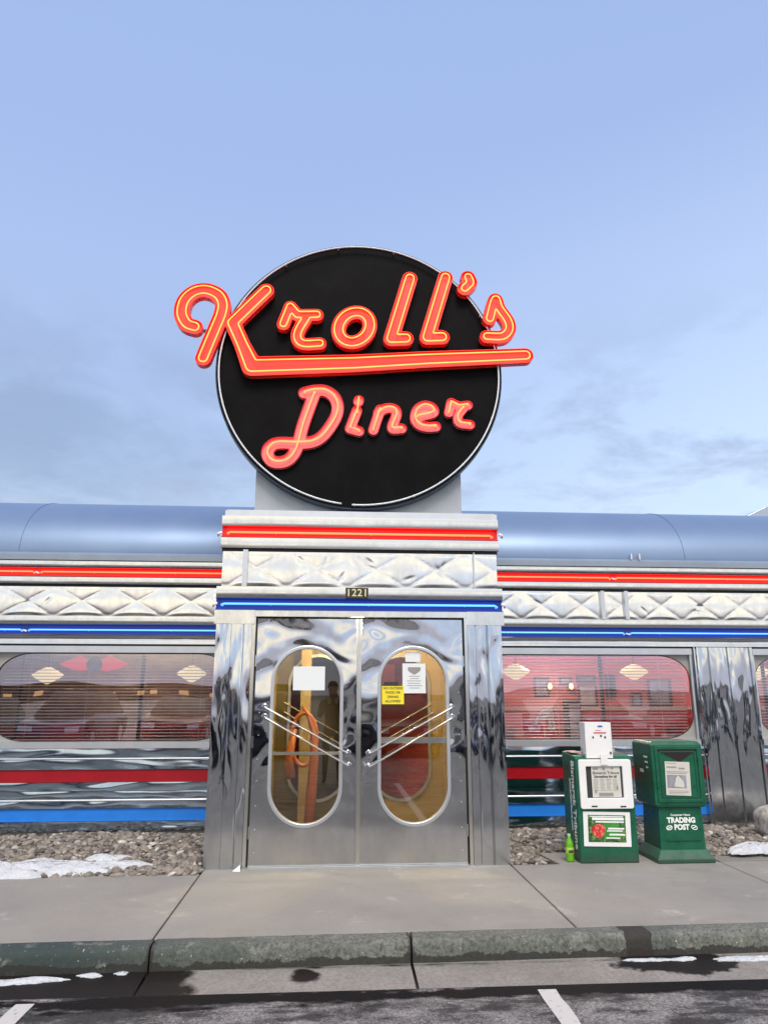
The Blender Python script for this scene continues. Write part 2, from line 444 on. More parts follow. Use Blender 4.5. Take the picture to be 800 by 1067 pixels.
# gutter slabs with joints
gx = [-13.6, -10.6, -7.6, -4.6, -1.03, .50, 3.55, 6.6, 9.6, 12.6, 15.6]
bm = bmesh.new()
for a, b in zip(gx, gx[1:]):
    a += .009; b -= .009
    v = [bm.verts.new(p) for p in ((a, ky(a) - .37, -.150), (b, ky(b) - .37, -.150), (b, ky(b) + .06, -.118), (a, ky(a) + .06, -.118))]
    for p in v: p.co.z += 0
    f = bm.faces.new(v)
tag(obj('gutter', bm, M['gutter']), kind='structure')
tag(obj('gutter_joint', B((-13.6, 15.6, -2.62, -1.80, -.20, -.157)), M['gap']), kind='structure')
# kerb, cast in lengths
bm = bmesh.new()
for a, b in zip(gx, gx[1:]):
    a += .006; b -= .006
    n = 24
    vs = []
    for i in range(n + 1):
        x = a + (b - a) * i / n; j = random.uniform(-.003, .003)
        prof = [(0 + j, -.16), (.006 + j, -.045), (.014 + j, -.018), (.030 + j, -.004), (.05, 0), (.155, 0), (.155, -.2), (0, -.2)]
        vs.append([bm.verts.new((x, ky(x) + y - .015, z + random.uniform(-.0015, .0015))) for y, z in prof])
    for p, q in zip(vs, vs[1:]):
        for m_ in range(len(p)):
            mm = (m_ + 1) % len(p); bm.faces.new((p[m_], q[m_], q[mm], p[mm]))
    bm.faces.new(vs[0][::-1]); bm.faces.new(vs[-1])
bmesh.ops.recalc_face_normals(bm, faces=bm.faces)
tag(obj('kerb', bm, M['kerb'], smooth=True), kind='structure')
# sidewalk slabs
bm = bmesh.new()
def slab(pts, z=0):
    v = [bm.verts.new((x, y, z)) for x, y in pts]; f = bm.faces.new(v)
    r = bmesh.ops.extrude_face_region(bm, geom=[f])
    for q in r['geom']:
        if isinstance(q, bmesh.types.BMVert): q.co.z -= .12
sx = [-13.6, -10, -7, -4.0, -1.05, 1.565, 3.42, 6.2, 9.2, 12.2, 15.6]
for a, b in zip(sx, sx[1:]):
    ya = -.25 if b < -1 else (.9 if a < 1.5 else -.12)
    a += .006; b -= .006
    if a < 1.5 and b > -1.0: ya = -.03
    fa, fb = ky(a) + .142, ky(b) + .142
    slab([(a, fa), (b, fb), (b, ya), (a, ya)])
slab([(2.0, -.112), (3.414, -.112), (3.414, .36), (1.93, .34)])
bmesh.ops.recalc_face_normals(bm, faces=bm.faces)
tag(obj('sidewalk', bm, M['walk'], bevel=.005, seg=1), kind='structure')
tag(obj('sidewalk_bed', B((-13.6, 15.6, -1.9, 1.6, -.2, -.028)), M['soil']), kind='structure')
bm = bmesh.new(); slab([(3.43, -.112), (9, -.112), (9, .08), (3.43, .10)]); bmesh.ops.recalc_face_normals(bm, faces=bm.faces)
tag(obj('paving_slab', bm, M['slab']), kind='structure')
# parking stripes
for i, (x0, x1) in enumerate(((-1.61, -1.51), (1.14, 1.24))):
    bm = bmesh.new(); n = 40; y0 = -2.43
    L_ = [bm.verts.new((x0 + random.uniform(-.006, .006), y0 - 4.6 * k_ / n, -.1295)) for k_ in range(n + 1)]
    R_ = [bm.verts.new((x1 + random.uniform(-.006, .006), y0 - 4.6 * k_ / n, -.1295)) for k_ in range(n + 1)]
    for k_ in range(n): bm.faces.new((L_[k_], L_[k_+1], R_[k_+1], R_[k_]))
    tag(obj('parking_stripe', bm, M['paint']), kind='structure')

# river rock beds (past counting: one object each)
def ico():
    bm = bmesh.new(); bmesh.ops.create_icosphere(bm, subdivisions=2, radius=1)
    v = np.array([x.co[:] for x in bm.verts]); f = np.array([[q.index for q in p.verts] for p in bm.faces]); bm.free(); return v, f
IV, IF = ico()
def stones(name, spots, mat, rmin=.014, rmax=.043, flat=.62):
    n = len(spots); V = []; F = []; T = []
    nv = len(IV)
    for i, (x, y, z) in enumerate(spots):
        r = rmin + (rmax - rmin) * rng.random() ** 1.4
        s = np.array([rng.uniform(.8, 1.5), rng.uniform(.6, 1.05), rng.uniform(.35, .75)]) * r
        a = rng.uniform(0, 6.28); ti = rng.uniform(-.5, .5); tj = rng.uniform(-.4, .4)
        k1, k2, k3 = rng.normal(size=3) * 1.3, rng.normal(size=3) * 2.0, rng.uniform(0, 6)
        bulge = 1 + .20 * np.sin(IV @ k1 + k3) + .16 * np.sign(IV @ k2) * np.abs(IV @ k2) ** .5 * .5
        v = IV * bulge[:, None] * s
        ca, sa = math.cos(a), math.sin(a)
        Rz = np.array([[ca, -sa, 0], [sa, ca, 0], [0, 0, 1]])
        Rx = np.array([[1, 0, 0], [0, math.cos(ti), -math.sin(ti)], [0, math.sin(ti), math.cos(ti)]])
        Ry = np.array([[math.cos(tj), 0, math.sin(tj)], [0, 1, 0], [-math.sin(tj), 0, math.cos(tj)]])
        v = v @ (Rz @ Rx @ Ry).T + (x, y, z)
        V.append(v); F.append(IF + i * nv); T.append(np.full(nv, rng.beta(1.6, 1.5)))
    V = np.concatenate(V); F = np.concatenate(F); T = np.concatenate(T)
    me = bpy.data.meshes.new(name); me.from_pydata(V.tolist(), [], F.tolist())
    at = me.attributes.new('tone', 'FLOAT', 'POINT'); at.data.foreach_set('value', T.astype(np.float32))
    me.polygons.foreach_set('use_smooth', [True] * len(me.polygons)); me.materials.append(mat)
    return link(bpy.data.objects.new(name, me))
def bed(x0, x1, y0, y1, st=.044, layers=2, clip=None):
    st = .039; layers = 2
    out = []
    for L_ in range(layers):
        x = x0
        while x < x1:
            y = y0
            while y < y1:
                px, py = x + random.uniform(-.5, .5) * st, y + random.uniform(-.5, .5) * st
                if clip is None or clip(px, py):
                    out.append((px, py, -.026 + L_ * .022 + random.uniform(-.010, .018) + .03 * max(0, math.sin(px * 2.1) * math.sin(py * 3 + px))))
                y += st
            x += st * (1 + .0 * L_)
    return out
o = stones('river_rock_gravel', bed(-5.2, -1.07, -.27, 1.52), M['rock'])
tag(o, 'tan and grey river rock bed under the steel wall left of the entrance', 'gravel', kind='stuff')
def rclip(x, y):
    if 1.93 < x < 3.43 and y < .36: return False
    if x >= 3.43 and y < .10: return False
    if 1.75 < x <= 1.93 and y < .02: return False
    return y > -.12
o = stones('river_rock_gravel', bed(1.58, 6.4, -.12, 1.52, clip=rclip), M['rock'])
tag(o, 'grey and purple river rock bed right of the entrance behind the newspaper boxes', 'gravel', kind='stuff')

# snow
def snow(name, cx, cy, rx, ry, h, z, label, seed=0, rot=0, thr=0):
    n = 110; rg = random.Random(seed); ph = [rg.uniform(0, 6.28) for _ in range(10)]
    bm = bmesh.new(); rows = []
    for j in range(9):
        row = []
        for i in range(n):
            a = 2 * math.pi * i / n; t = math.cos(j / 8 * math.pi / 2) if j < 8 else 0
            edge = 1 + .16 * math.sin(2 * a + ph[0]) + .11 * math.sin(3 * a + ph[1]) + .07 * math.sin(7 * a + ph[2]) + .06 * math.sin(13 * a + ph[3]) + .07 * math.sin(21 * a + ph[8]) * math.sin(5 * a)
            x = rx * edge * t * math.cos(a); y = ry * edge * t * math.sin(a)
            zz = h * (1 - t * t) ** .45 * (1 + .30 * math.sin(x * 9 + ph[4]) * math.sin(y * 13 + ph[5]) + .16 * math.sin(x * 23 + ph[6]) + .12 * math.sin(y * 31 + x * 17 + ph[7]) + .10 * math.sin(x * 61 + y * 40) * math.sin(y * 83 - x * 30)) * rg.uniform(.88, 1.12)
            row.append((x, y, zz - .004))
        rows.append(row)
    cr, sr = math.cos(rot), math.sin(rot)
    vs = [[bm.verts.new((cx + p[0]*cr - p[1]*sr, cy + p[0]*sr + p[1]*cr, z + p[2])) for p in r] for r in rows[:8]]
    top = bm.verts.new((cx, cy, z + h))
    for a, b in zip(vs, vs[1:]):
        for i in range(n): bm.faces.new((a[i], a[(i+1) % n], b[(i+1) % n], b[i]))
    for i in range(n): bm.faces.new((vs[7][i], vs[7][(i+1) % n], top))
    return tag(obj(name, bm, M['snow'], smooth=2), label, 'snow', 'patches of old snow')
snow('snow_patch', -2.62, -.06, .98, .27, .06, .0, 'long white snow bank on the gravel along the left sidewalk edge', 1)
snow('snow_patch', -1.93, .24, .19, .08, .035, .02, 'small lump of snow on the gravel just behind the long snow bank', 2)
snow('snow_patch', 4.12, .20, .42, .17, .06, .03, 'snow on the gravel in front of the boulder', 3, .2)
snow('snow_patch', -1.72, -2.125, .22, .042, .018, -.128, 'long snow strip in the gutter at the left end', 4, .04)
snow('snow_patch', -1.345, -2.07, .075, .026, .016, -.128, 'snow scrap in the left gutter between the long strip and the kerb joint', 5)
snow('snow_patch', -1.17, -2.05, .05, .022, .016, -.128, 'tiny snow scrap in the gutter next to the left kerb joint', 6)
snow('snow_patch', 1.95, -2.045, .16, .022, .014, -.128, 'snow strip in the gutter just right of the brown kerb stain', 7)
snow('snow_patch', 2.14, -2.05, .07, .022, .014, -.127, 'snow scrap in the right gutter between two longer strips', 8)
snow('snow_patch', 2.62, -2.065, .29, .034, .017, -.128, 'longest snow strip in the gutter at the right end', 9)

# boulder
bm = bmesh.new(); bmesh.ops.create_icosphere(bm, subdivisions=4, radius=1)
for v in bm.verts:
    p = v.co.copy()
    d = 1 + .07 * math.sin(3.1 * p.x + 1) * math.cos(2.7 * p.y) + .05 * math.sin(5 * p.z + 2 * p.x) + .03 * math.sin(9 * p.y + 4 * p.z)
    v.co = Vector((4.66 + p.x * .27 * d, .95 + p.y * .22 * d, .12 + p.z * .20 * d))
k = NT('granite'); n = k.noise(18, 6, .75)
k.set(Base_Color=k.ramp(n, [(.35, (.16, .15, .14)), (.5, (.36, .34, .32)), (.68, (.55, .53, .50))]), Roughness=.7, Normal=k.bump(n, .6, .01))
tag(obj('boulder', bm, k.m, smooth=2), 'rounded grey boulder on the gravel at the foot of the fluted steel post', 'boulder')

# ------------------------------------------------------------------ diner building
D = thing('diner_building', 'stainless steel diner with curved metal roof and red and blue neon bands', 'building', (.255, 1.5, 0))
WL, WR = -1.0, 1.51      # where the vestibule sides stand
XL, XR = -8.6, 11.0
quilt_n = [0]
def quilt(x0, x1, z0, z1, y, period, parent, amp=.0062, phase=0, dents=0):
    nx = max(8, int((x1 - x0) / .014)); nz = 26
    H = z1 - z0
    xs = np.linspace(x0, x1, nx + 1); zs = np.linspace(0, 1, nz + 1)
    X, Z = np.meshgrid(xs, zs, indexing='ij')
    u = (X - x0) / period + phase
    a = np.abs(np.sin(np.pi * (u + (Z - .5) ))); b = np.abs(np.sin(np.pi * (u - (Z - .5))))
    h = (a * b) ** .38
    edge = np.clip(np.minimum(Z, 1 - Z) * 9, 0, 1)
    rg = np.random.default_rng(quilt_n[0]); quilt_n[0] += 1
    w = np.zeros_like(X)
    for q in range(6):
        kx, kz, p = rg.uniform(2, 9), rg.uniform(-3, 3), rg.uniform(0, 6.28)
        w += np.sin(kx * X + kz * Z + p) / 6
    h = h * (1 + .35 * w)
    for q in range(dents):                                         # dents and creases in the thin sheet
        cx, cz = rg.uniform(x0 + .3, x1 - .2), rg.uniform(.2, .8); an = rg.uniform(0, 3.14)
        dx, dz = (X - cx), (Z - cz) * H
        s_ = dx * math.cos(an) + dz * math.sin(an); t_ = -dx * math.sin(an) + dz * math.cos(an)
        h = h - .7 * np.exp(-(s_ / .045) ** 2 - (t_ / .012) ** 2)
    Y = y - amp * h * edge
    V = np.stack([X, Y, z0 + Z * H], -1).reshape(-1, 3)
    i, j = np.meshgrid(np.arange(nx), np.arange(nz), indexing='ij'); q0 = (i * (nz + 1) + j).ravel()
    F = np.stack([q0, q0 + nz + 1, q0 + nz + 2, q0 + 1], -1)
    me = bpy.data.meshes.new('quilted_panel'); me.from_pydata(V.tolist(), [], F.tolist())
    me.polygons.foreach_set('use_smooth', [True] * len(me.polygons)); me.materials.append(M['quilt'])
    return link(bpy.data.objects.new('quilted_panel', me), parent)

def bulged(x0, x1, z0, z1, y, depth, mat, name, parent, bul=.008, segs=6, ends=True):
    prof = []
    for i in range(segs + 1):
        t = i / segs; prof.append((y - bul * 4 * t * (1 - t), z0 + (z1 - z0) * t))
    prof += [(y + depth, z1), (y + depth, z0)]
    bm = bmesh.new(); extrude_x(bm, prof, x0, x1, cap=ends); bmesh.ops.recalc_face_normals(bm, faces=bm.faces)
    return obj(name, bm, mat, parent, smooth=True)

def trough(x0, x1, z0, z1, yf, yb, mat, neon, name, parent, zt, breaks, r=.0085, joints=()):
    t = .006
    bm = B((x0, x1, yb, yb + .01, z0, z1), (x0, x1, yf, yb, z0 - t, z0), (x0, x1, yf, yb, z1, z1 + t))
    tr_ = obj(name, bm, mat, parent)
    xs = [x0 + .02] + sorted(breaks) + [x1 - .02]
    for a, b in zip(xs, xs[1:]):
        bm = bmesh.new(); a += .012; b -= .012; yt = yf + .022
        pts = [(a + .03, yb, zt - .012), (a + .02, yt + .01, zt - .008), (a + .045, yt, zt), (b - .045, yt, zt), (b - .02, yt + .01, zt - .012), (b - .03, yb, zt - .016)]
        tube(bm, pts, r)
        obj('neon_tube', bm, neon, tr_, smooth=2)
    for xb in breaks: obj('tube_joint', tube(bmesh.new(), [(xb - .02, yf + .02, zt - .006), (xb + .02, yf + .02, zt - .018)], .011), M['glassend'], tr_, smooth=True)
    for xx in np.arange(x0 + .5, x1, .9): obj('tube_holder', tube(bmesh.new(), [(xx, yb, zt - .01), (xx, yf + .03, zt - .01)], .005), M['glassend'], tr_, smooth=True)
    return tr_

def wing(x0, x1, period, windows, posts, dividers, phase, red_breaks, blue_breaks, ext):
    P = D
    # curved roof, its two ends closed
    prof = [(2.8 - 1.34 * math.cos(a), 2.975 + .855 * math.sin(a)) for a in [math.pi / 2 * i / 24 for i in range(25)]] + [(9, 3.83), (9, 2.5), (1.56, 2.5)]
    bm = bmesh.new(); extrude_x(bm, prof, x0, x1, cap=ext); bmesh.ops.recalc_face_normals(bm, faces=bm.faces)
    ro = obj('roof', bm, M['roof'], P, smooth=True)
    seams = [s_ for s_ in (-3.55, -6.3, 4.2, 7.1) if x0 < s_ < x1]
    for s_ in seams:
        obj('roof_seam', tube(bmesh.new(), [(s_, 2.8 - 1.343 * math.cos(a), 2.975 + .858 * math.sin(a)) for a in [math.pi / 2 * i / 16 for i in range(17)]], .004, n=6), M['roof'], ro)
    bm = bmesh.new(); extrude_x(bm, [(1.43, 2.895), (1.425, 2.955), (1.455, 2.985), (1.56, 2.985), (1.56, 2.895)], x0, x1); bmesh.ops.recalc_face_normals(bm, faces=bm.faces)
    obj('eave_flashing', bm, M['flash'], P)
    bulged(x0, x1, 2.822, 2.892, 1.45, .1, M['band'], 'cornice_band', P, .004)
    trough(x0, x1, 2.718, 2.806, 1.452, 1.494, M['redtrough'], M['neonred'], 'red_neon_trough', P, 2.765, red_breaks)
    bulged(x0, x1, 2.628, 2.704, 1.452, .1, M['band'], 'trim_band', P, .004)
    parts('shadow_gap', M['gap'], P, (x0, x1, 1.49, 1.56, 2.60, 2.630))
    quilt(x0, x1, 2.272, 2.607, 1.492, period, P, phase=phase, dents=9)
    for d_ in dividers: obj('divider_strip', B((d_ - .022, d_ + .022, 1.445, 1.50, 2.273, 2.606)), M['alum'], P, bevel=.004)
    bulged(x0, x1, 2.182, 2.270, 1.455, .1, M['band'], 'trim_band', P, .005)
    trough(x0, x1, 2.074, 2.174, 1.455, 1.494, M['bluetrough'], M['neonblue'], 'blue_neon_trough', P, 2.118, blue_breaks)
    bulged(x0, x1, 1.965, 2.066, 1.462, .1, M['steel'], 'window_head_band', P, -.010)
    parts('shadow_gap', M['gap'], P, (x0, x1, 1.485, 1.56, 1.945, 1.966))
    # lower wall bands
    bulged(x0, x1, .772, .862, 1.478, .1, M['bandlow'], 'lower_steel_band', P, .0015)
    bulged(x0, x1, .752, .770, 1.462, .1, M['alum'], 'steel_rib', P, .006)
    bulged(x0, x1, .652, .750, 1.478, .1, M['bandlow'], 'lower_steel_band', P, .0015)
    obj('red_enamel_stripe', B((x0, x1, 1.492, 1.56, .525, .650)), M['redenamel'], P)
    bulged(x0, x1, .440, .523, 1.472, .1, M['bandlow'], 'lower_steel_band', P, .0015)
    bulged(x0, x1, .358, .436, 1.472, .1, M['bandlow'], 'lower_steel_band', P, .0015)
    bulged(x0, x1, .336, .356, 1.460, .1, M['alum'], 'steel_rib', P, .006)
    bulged(x0, x1, .268, .334, 1.474, .1, M['bandlow'], 'lower_steel_band', P, .0015)
    obj('blue_enamel_stripe', B((x0, x1, 1.492, 1.56, .140, .266)), M['blueenamel'], P)
    bulged(x0, x1, .045, .138, 1.470, .1, M['bandlow'], 'lower_steel_band', P, .0015)
    obj('foundation', B((x0, x1, 1.50, 1.60, -.15, .043)), M['concbase'], P)
    # solid wall around the windows
    xs = [x0] + [v for w in windows for v in w[:2]] + [x1]
    for a, b in zip(xs[::2], xs[1::2]):
        if b - a > .02: obj('wall', B((a, b, 1.50, 1.56, .86, 1.95)), M['steel'], P)
    parts('wall', M['steel'], P, (x0, x1, 1.562, 1.66, -.1, .86), (x0, x1, 1.562, 1.66, 1.95, 2.97))
    for (a, b, ra, rb) in windows:
        w = sub('window', P, ((a + b) / 2, 1.5, .9))
        parts('frame', M['alum'], w, (a, b, 1.452, 1.53, 1.872, 1.942), (a, b, 1.44, 1.53, .868, .932), (a, a + .022, 1.47, 1.53, .934, 1.870), (b - .022, b, 1.47, 1.53, .934, 1.870), bevel=.004)
        obj('glass', B((a + .023, b - .023, 1.515, 1.519, .933, 1.871)), M['glass'], w)
        # rounded corner pieces behind the glass, with dark beading
        loops = [[(a + .023, .933), (b - .023, .933), (b - .023, 1.871), (a + .023, 1.871)]]
        inner = rrect(a + .030, b - .030, .940, 1.864, .36, .25, 12)
        fill_curve('corner_panel', loops + [inner], 1.507, .006, M['cornerglass'], w)
        bm = bmesh.new(); tube(bm, [(x, 1.506, z) for x, z in inner], .0045, closed=True, n=5)
        obj('bead', bm, M['gap'], w)
        bm = bmesh.new(); z = .95
        while z < 1.865:
            v = [bm.verts.new(p) for p in ((a + .05, 1.60, z - .0045), (b - .05, 1.60, z - .0045), (b - .05, 1.622, z + .0045), (a + .05, 1.622, z + .0045))]
            bm.faces.new(v); z += .0335
        for xx in np.linspace(a + .35, b - .35, 4): box(bm, xx - .002, xx + .002, 1.598, 1.600, .94, 1.87)
        obj('blind', bm, M['blind'], w)
        mul = a + (b - a) * .60
        parts('mullion', M['dark'], w, (mul - .016, mul + .016, 1.66, 1.70, .87, 1.95), (a + .22, a + .245, 1.66, 1.70, .87, 1.95))
    for (a, b) in posts:
        prof = []; W = b - a
        ribs = [.045, .235, .55, .575, .945]
        bm = bmesh.new(); pts = []
        def rib(c, h=.022, w_=.018): return [(c - w_, 0), (c - w_ * .55, -h), (c + w_ * .55, -h), (c + w_, 0)]
        for c_ in (.045, .255, .575, .955):
            pts += [(a + W * c_ + dx_, 1.432 + dy_) for dx_, dy_ in rib(0)]
        pts = [(a, 1.50), (a, 1.432)] + pts + [(b, 1.432), (b, 1.50)]
        lo = [bm.verts.new((x, y, -.02)) for x, y in pts]; hi = [bm.verts.new((x, y, 1.955)) for x, y in pts]
        for i in range(len(pts) - 1): bm.faces.new((lo[i], lo[i+1], hi[i+1], hi[i]))
        bm.faces.new(hi)
        bmesh.ops.recalc_face_normals(bm, faces=bm.faces)
        obj('fluted_post', bm, M['pil'], P)

wing(XL, WL, .60, [(-7.05, -4.40, .5, .5), (-3.66, -1.10, .5, .5)], [(-4.385, -3.675), (-7.75, -7.07)], [], .35, [-3.32, -6.2], [-3.38, -6.1], True)
wing(WR, XR, .48, [(1.62, 4.155, .5, .5), (4.89, 7.45, .5, .5)], [(4.172, 4.874), (7.465, 8.165)], [3.145, 3.43, 7.1], .1, [3.30, 6.5], [3.42, 6.6], True)

vt = thing('roof_vent', 'pale sloped vent on the curved roof at the far right', 'vent', (6.6, 3.1, 3.83))
bm = bmesh.new(); poly_prism(bm, [(5.75, 3.84), (7.6, 3.84), (7.6, 4.12), (6.35, 4.12)], 3.1, 3.9)
obj('hood', bm, M['flash'], vt, bevel=.01); obj('collar', B((5.70, 7.65, 3.05, 3.95, 3.78, 3.838)), M['alum'], vt)
for x_ in (3.52, 3.62): obj('roof_clip', B((x_, x_ + .012, 1.425, 1.47, 2.985, 3.05)), M['glassend'], D)

# ---- vestibule
FX0, FX1 = -1.055, 1.565
YF = -.125
parts('vestibule_wall', M['steel'], D, (-1.03, -1.00, -.06, 1.56, -.02, 3.06), (1.51, 1.54, -.06, 1.56, -.02, 3.06), (-1.0, 1.51, -.03, 0.0, 2.12, 3.06))
parts('vestibule_cap', M['alum'], D, (-1.035, 1.565, YF + .03, 1.8, 3.062, 3.118), (-1.02, 1.55, YF + .05, 1.8, 3.118, 3.13), bevel=.006)
bulged(FX0, FX1, 2.966, 3.058, YF, .1, M['band'], 'cornice_band', D, .004)
trough(FX0, FX1, 2.862, 2.958, YF, YF + .045, M['redtrough'], M['neonred'], 'red_neon_trough', D, 2.905, [], r=.010)
bulged(FX0, FX1, 2.752, 2.850, YF, .1, M['band'], 'trim_band', D, .004)
parts('shadow_gap', M['gap'], D, (FX0 + .01, FX1 - .01, YF + .03, -.03, 2.725, 2.753))
quilt(FX0 + .02, FX1 - .02, 2.392, 2.735, YF + .035, .56, D, phase=.44, dents=9)
parts('divider_strip', M['alum'], D, (-.845, -.800, YF - .005, YF + .03, 2.392, 2.735), (1.318, 1.326, YF - .002, YF + .03, 2.392, 2.735))
bulged(FX0 - .015, FX1 + .015, 2.288, 2.390, YF - .004, .1, M['band'], 'trim_band', D, .006)
trough(FX0 - .02, FX1 + .02, 2.180, 2.280, YF - .004, YF + .045, M['bluetrough'], M['neonblue'], 'blue_neon_trough', D, 2.232, [], r=.010)
obj('door_header', B((FX0 + .30, FX1 - .30, YF + .01, -.03, 2.118, 2.172)), M['band'], D, bevel=.003)
obj('capital', B((FX0 - .02, -.712, YF - .012, -.03, 2.048, 2.172)), M['band'], D, bevel=.006)
obj('capital', B((1.238, FX1 + .02, YF - .012, -.03, 2.048, 2.172)), M['band'], D, bevel=.006)
# glass electrode ends sticking out at the corners
for x, z in ((FX0 - .012, 2.885), (FX1 + .02, 2.905), (FX0 - .02, 2.225), (FX1 + .02, 2.235)):
    s_ = -1 if x < 0 else 1; bm = bmesh.new()
    tube(bm, [(x - s_ * .02, YF - .01, z + .01), (x + s_ * .012, YF - .014, z - .004), (x + s_ * .02, YF + .03, z - .016)], [.012, .015, .011])
    obj('neon_end', bm, M['glassend'], D, smooth=2)
# folded pilasters
def pilaster(x0, x1, folds):
    bm = bmesh.new()
    pts = [(x0, -.02), (x0, YF)] + [(x0 + (x1 - x0) * t, YF + d) for t, d in folds] + [(x1, YF), (x1, -.02)]
    lo = [bm.verts.new((x, y, -.01)) for x, y in pts]; hi = [bm.verts.new((x, y, 2.047)) for x, y in pts]
    for i in range(len(pts) - 1): bm.faces.new((lo[i], lo[i+1], hi[i+1], hi[i]))
    bmesh.ops.recalc_face_normals(bm, faces=bm.faces)
    for f in bm.faces:
        if f.normal.y > .5: f.normal_flip()
    obj('pilaster', bm, M['pil'], D)
pilaster(-1.055, -.735, [(.30, .006), (.42, .010), (.44, -.002), (.72, .004), (.76, .012), (.80, .002)])
pilaster(1.245, 1.558, [(.20, .002), (.24, .012), (.28, .004), (.53, .006), (.57, .016), (.60, -.002)])
parts('door_frame', M['band'], D, (-.733, -.702, YF + .012, -.03, -.01, 2.116), (1.212, 1.243, YF + .012, -.03, -.01, 2.116), bevel=.004)
parts('shadow_gap', M['gap'], D, (-.701, -.688, -.075, -.03, -.01, 2.116), (1.198, 1.211, -.075, -.03, -.01, 2.116), (-.688, 1.198, -.078, -.03, 2.103, 2.116), (-.688, 1.198, -.02, -.005, -.02, .004))
obj('threshold', B((-.70, 1.21, -.13, .05, -.012, .008)), M['alum'], D, bevel=.003)
obj('door_mullion', B((.222, .262, -.098, -.03, .009, 2.102)), M['band'], D, bevel=.004)

def door(x0, x1, cx, side):
    t = sub('door', D, ((x0 + x1) / 2, -.05, 0))
    hw, hh, cz = .326, .775, 1.085
    fill_curve('door_skin', [[(x0, .010), (x1, .010), (x1, 2.100), (x0, 2.100)], capsule(cx, cz, hw - .012, hh - .012, 28)], -.085, .045, M['door'], t)
    fill_curve('window_ring', [capsule(cx, cz, hw, hh, 28), capsule(cx, cz, hw - .032, hh - .032, 28)], -.096, .060, M['alum'], t, bevel=.006)
    fill_curve('glass', [capsule(cx, cz, hw - .028, hh - .028, 24)], -.066, .005, M['dglass'], t, smooth=False)
    # twin diagonal push rods on round mounts
    s_ = 1 if side < 0 else -1
    if side < 0: rods = [((-.595, 1.318), (.150, .922)), ((-.592, 1.232), (.158, .818))]
    else: rods = [((1.081, 1.312), (.335, .919)), ((1.086, 1.225), (.334, .808))]
    for a, b in rods:
        bm = bmesh.new()
        yb = -.148
        d = Vector((b[0] - a[0], 0, b[1] - a[1])).normalized() * .03
        pa, pb = Vector((a[0], yb, a[1])), Vector((b[0], yb, b[1]))
        tube(bm, [pa + Vector((0, .062, 0)), pa + Vector((0, .02, 0)), pa + d * .25 + Vector((0, .004, 0)), pa + d, pb - d, pb - d * .25 + Vector((0, .004, 0)), pb + Vector((0, .02, 0)), pb + Vector((0, .062, 0))], .0078, n=10)
        for p in (pa, pb):
            bmesh.ops.create_cone(bm, cap_ends=True, segments=20, radius1=.030, radius2=.022, depth=.014, matrix=Matrix.Translation((p.x, -.092, p.z)) @ Matrix.Rotation(R(90), 4, 'X'))
        obj('push_rod', bm, M['chrome'], t, smooth=True)
    hx = x0 - .004 if side < 0 else x1 + .004
    for z in (.28, 1.02, 1.72):
        bm = bmesh.new(); tube(bm, [(hx, -.095, z - .05), (hx, -.095, z + .05)], .008); obj('hinge', bm, M['chrome'], t, smooth=True)
    bm = bmesh.new()
    bx = x0 + .045 if side < 0 else x1 - .045
    for q in range(11):
        z = .12 + q * .19 + random.uniform(-.01, .01)
        bmesh.ops.create_uvsphere(bm, u_segments=8, v_segments=5, radius=.005, matrix=Matrix.Translation((bx, -.086, z)))
    obj('rivet', bm, M['alum'], t, smooth=2)
    obj('crash_bar', B((cx - hw - .03, cx + hw + .03, -.038, -.014, .905 if side < 0 else 1.00, .930 if side < 0 else 1.052)), M['alum'], t, bevel=.005)
door(-.686, .220, -.222, -1)
door(.264, 1.196, .737, 1)

# ---- inside: vestibule lining, inner doors, dining room shell
parts('vestibule_lining', M['litsteel'], D, (-.998, -.985, .02, 1.30, 0, 2.3), (1.495, 1.508, .02, 1.30, 0, 2.3))
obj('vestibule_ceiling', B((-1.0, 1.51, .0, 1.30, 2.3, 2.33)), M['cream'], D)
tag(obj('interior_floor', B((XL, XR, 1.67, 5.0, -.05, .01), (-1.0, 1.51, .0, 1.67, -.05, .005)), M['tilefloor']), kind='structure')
parts('inner_partition', M['litsteel'], D, (-1.0, -.60, 1.31, 1.37, 0, 2.33), (1.20, 1.51, 1.31, 1.37, 0, 2.33), (-.60, 1.20, 1.31, 1.37, 2.06, 2.33), (-.335, -.225, 1.22, 1.30, 0, 2.3))
for cx, a, b in ((-.13, -.598, .30), (.62, .302, 1.198)):
    t = sub('inner_door', D, (cx, 1.34, 0))
    fill_curve('door_skin', [[(a, .02), (b, .02), (b, 2.05), (a, 2.05)], capsule((a + b) / 2, 1.09, .30, .74, 20)], 1.32, .04, M['litsteel'] if cx > 0 else M['dimsteel'], t)
    fill_curve('window_ring', [capsule((a + b) / 2, 1.09, .325, .765, 20), capsule((a + b) / 2, 1.09, .295, .735, 20)], 1.305, .02, M['alum'], t)
    for q in (0, 1):
        bm = bmesh.new(); s_ = 1 if cx > 0 else -1
        tube(bm, [((a + b) / 2 - s_ * .36, 1.26, .95 - q * .1), ((a + b) / 2 + s_ * .36, 1.26, 1.34 - q * .1)], .010)
        obj('push_rod', bm, M['chrome'], t, smooth=True)
parts('interior_wall', M['pinkwall'], D, (XL, -1.8, 4.4, 4.5, 0, 2.7), (-1.8, 1.9, 4.4, 4.5, 0, 2.7), (1.9, XR, 4.4, 4.5, 0, 2.7), (XL, XL + .1, 1.67, 4.4, 0, 2.7), (XR - .1, XR, 1.67, 4.4, 0, 2.7))
parts('wainscot', M['redwall'], D, (1.6, XR - .1, 4.36, 4.398, 0, 1.20), (XL + .1, -1.8, 4.36, 4.398, 0, 1.0))
obj('chair_rail', B((1.6, XR - .1, 4.34, 4.399, 1.20, 1.235)), M['cream'], D)
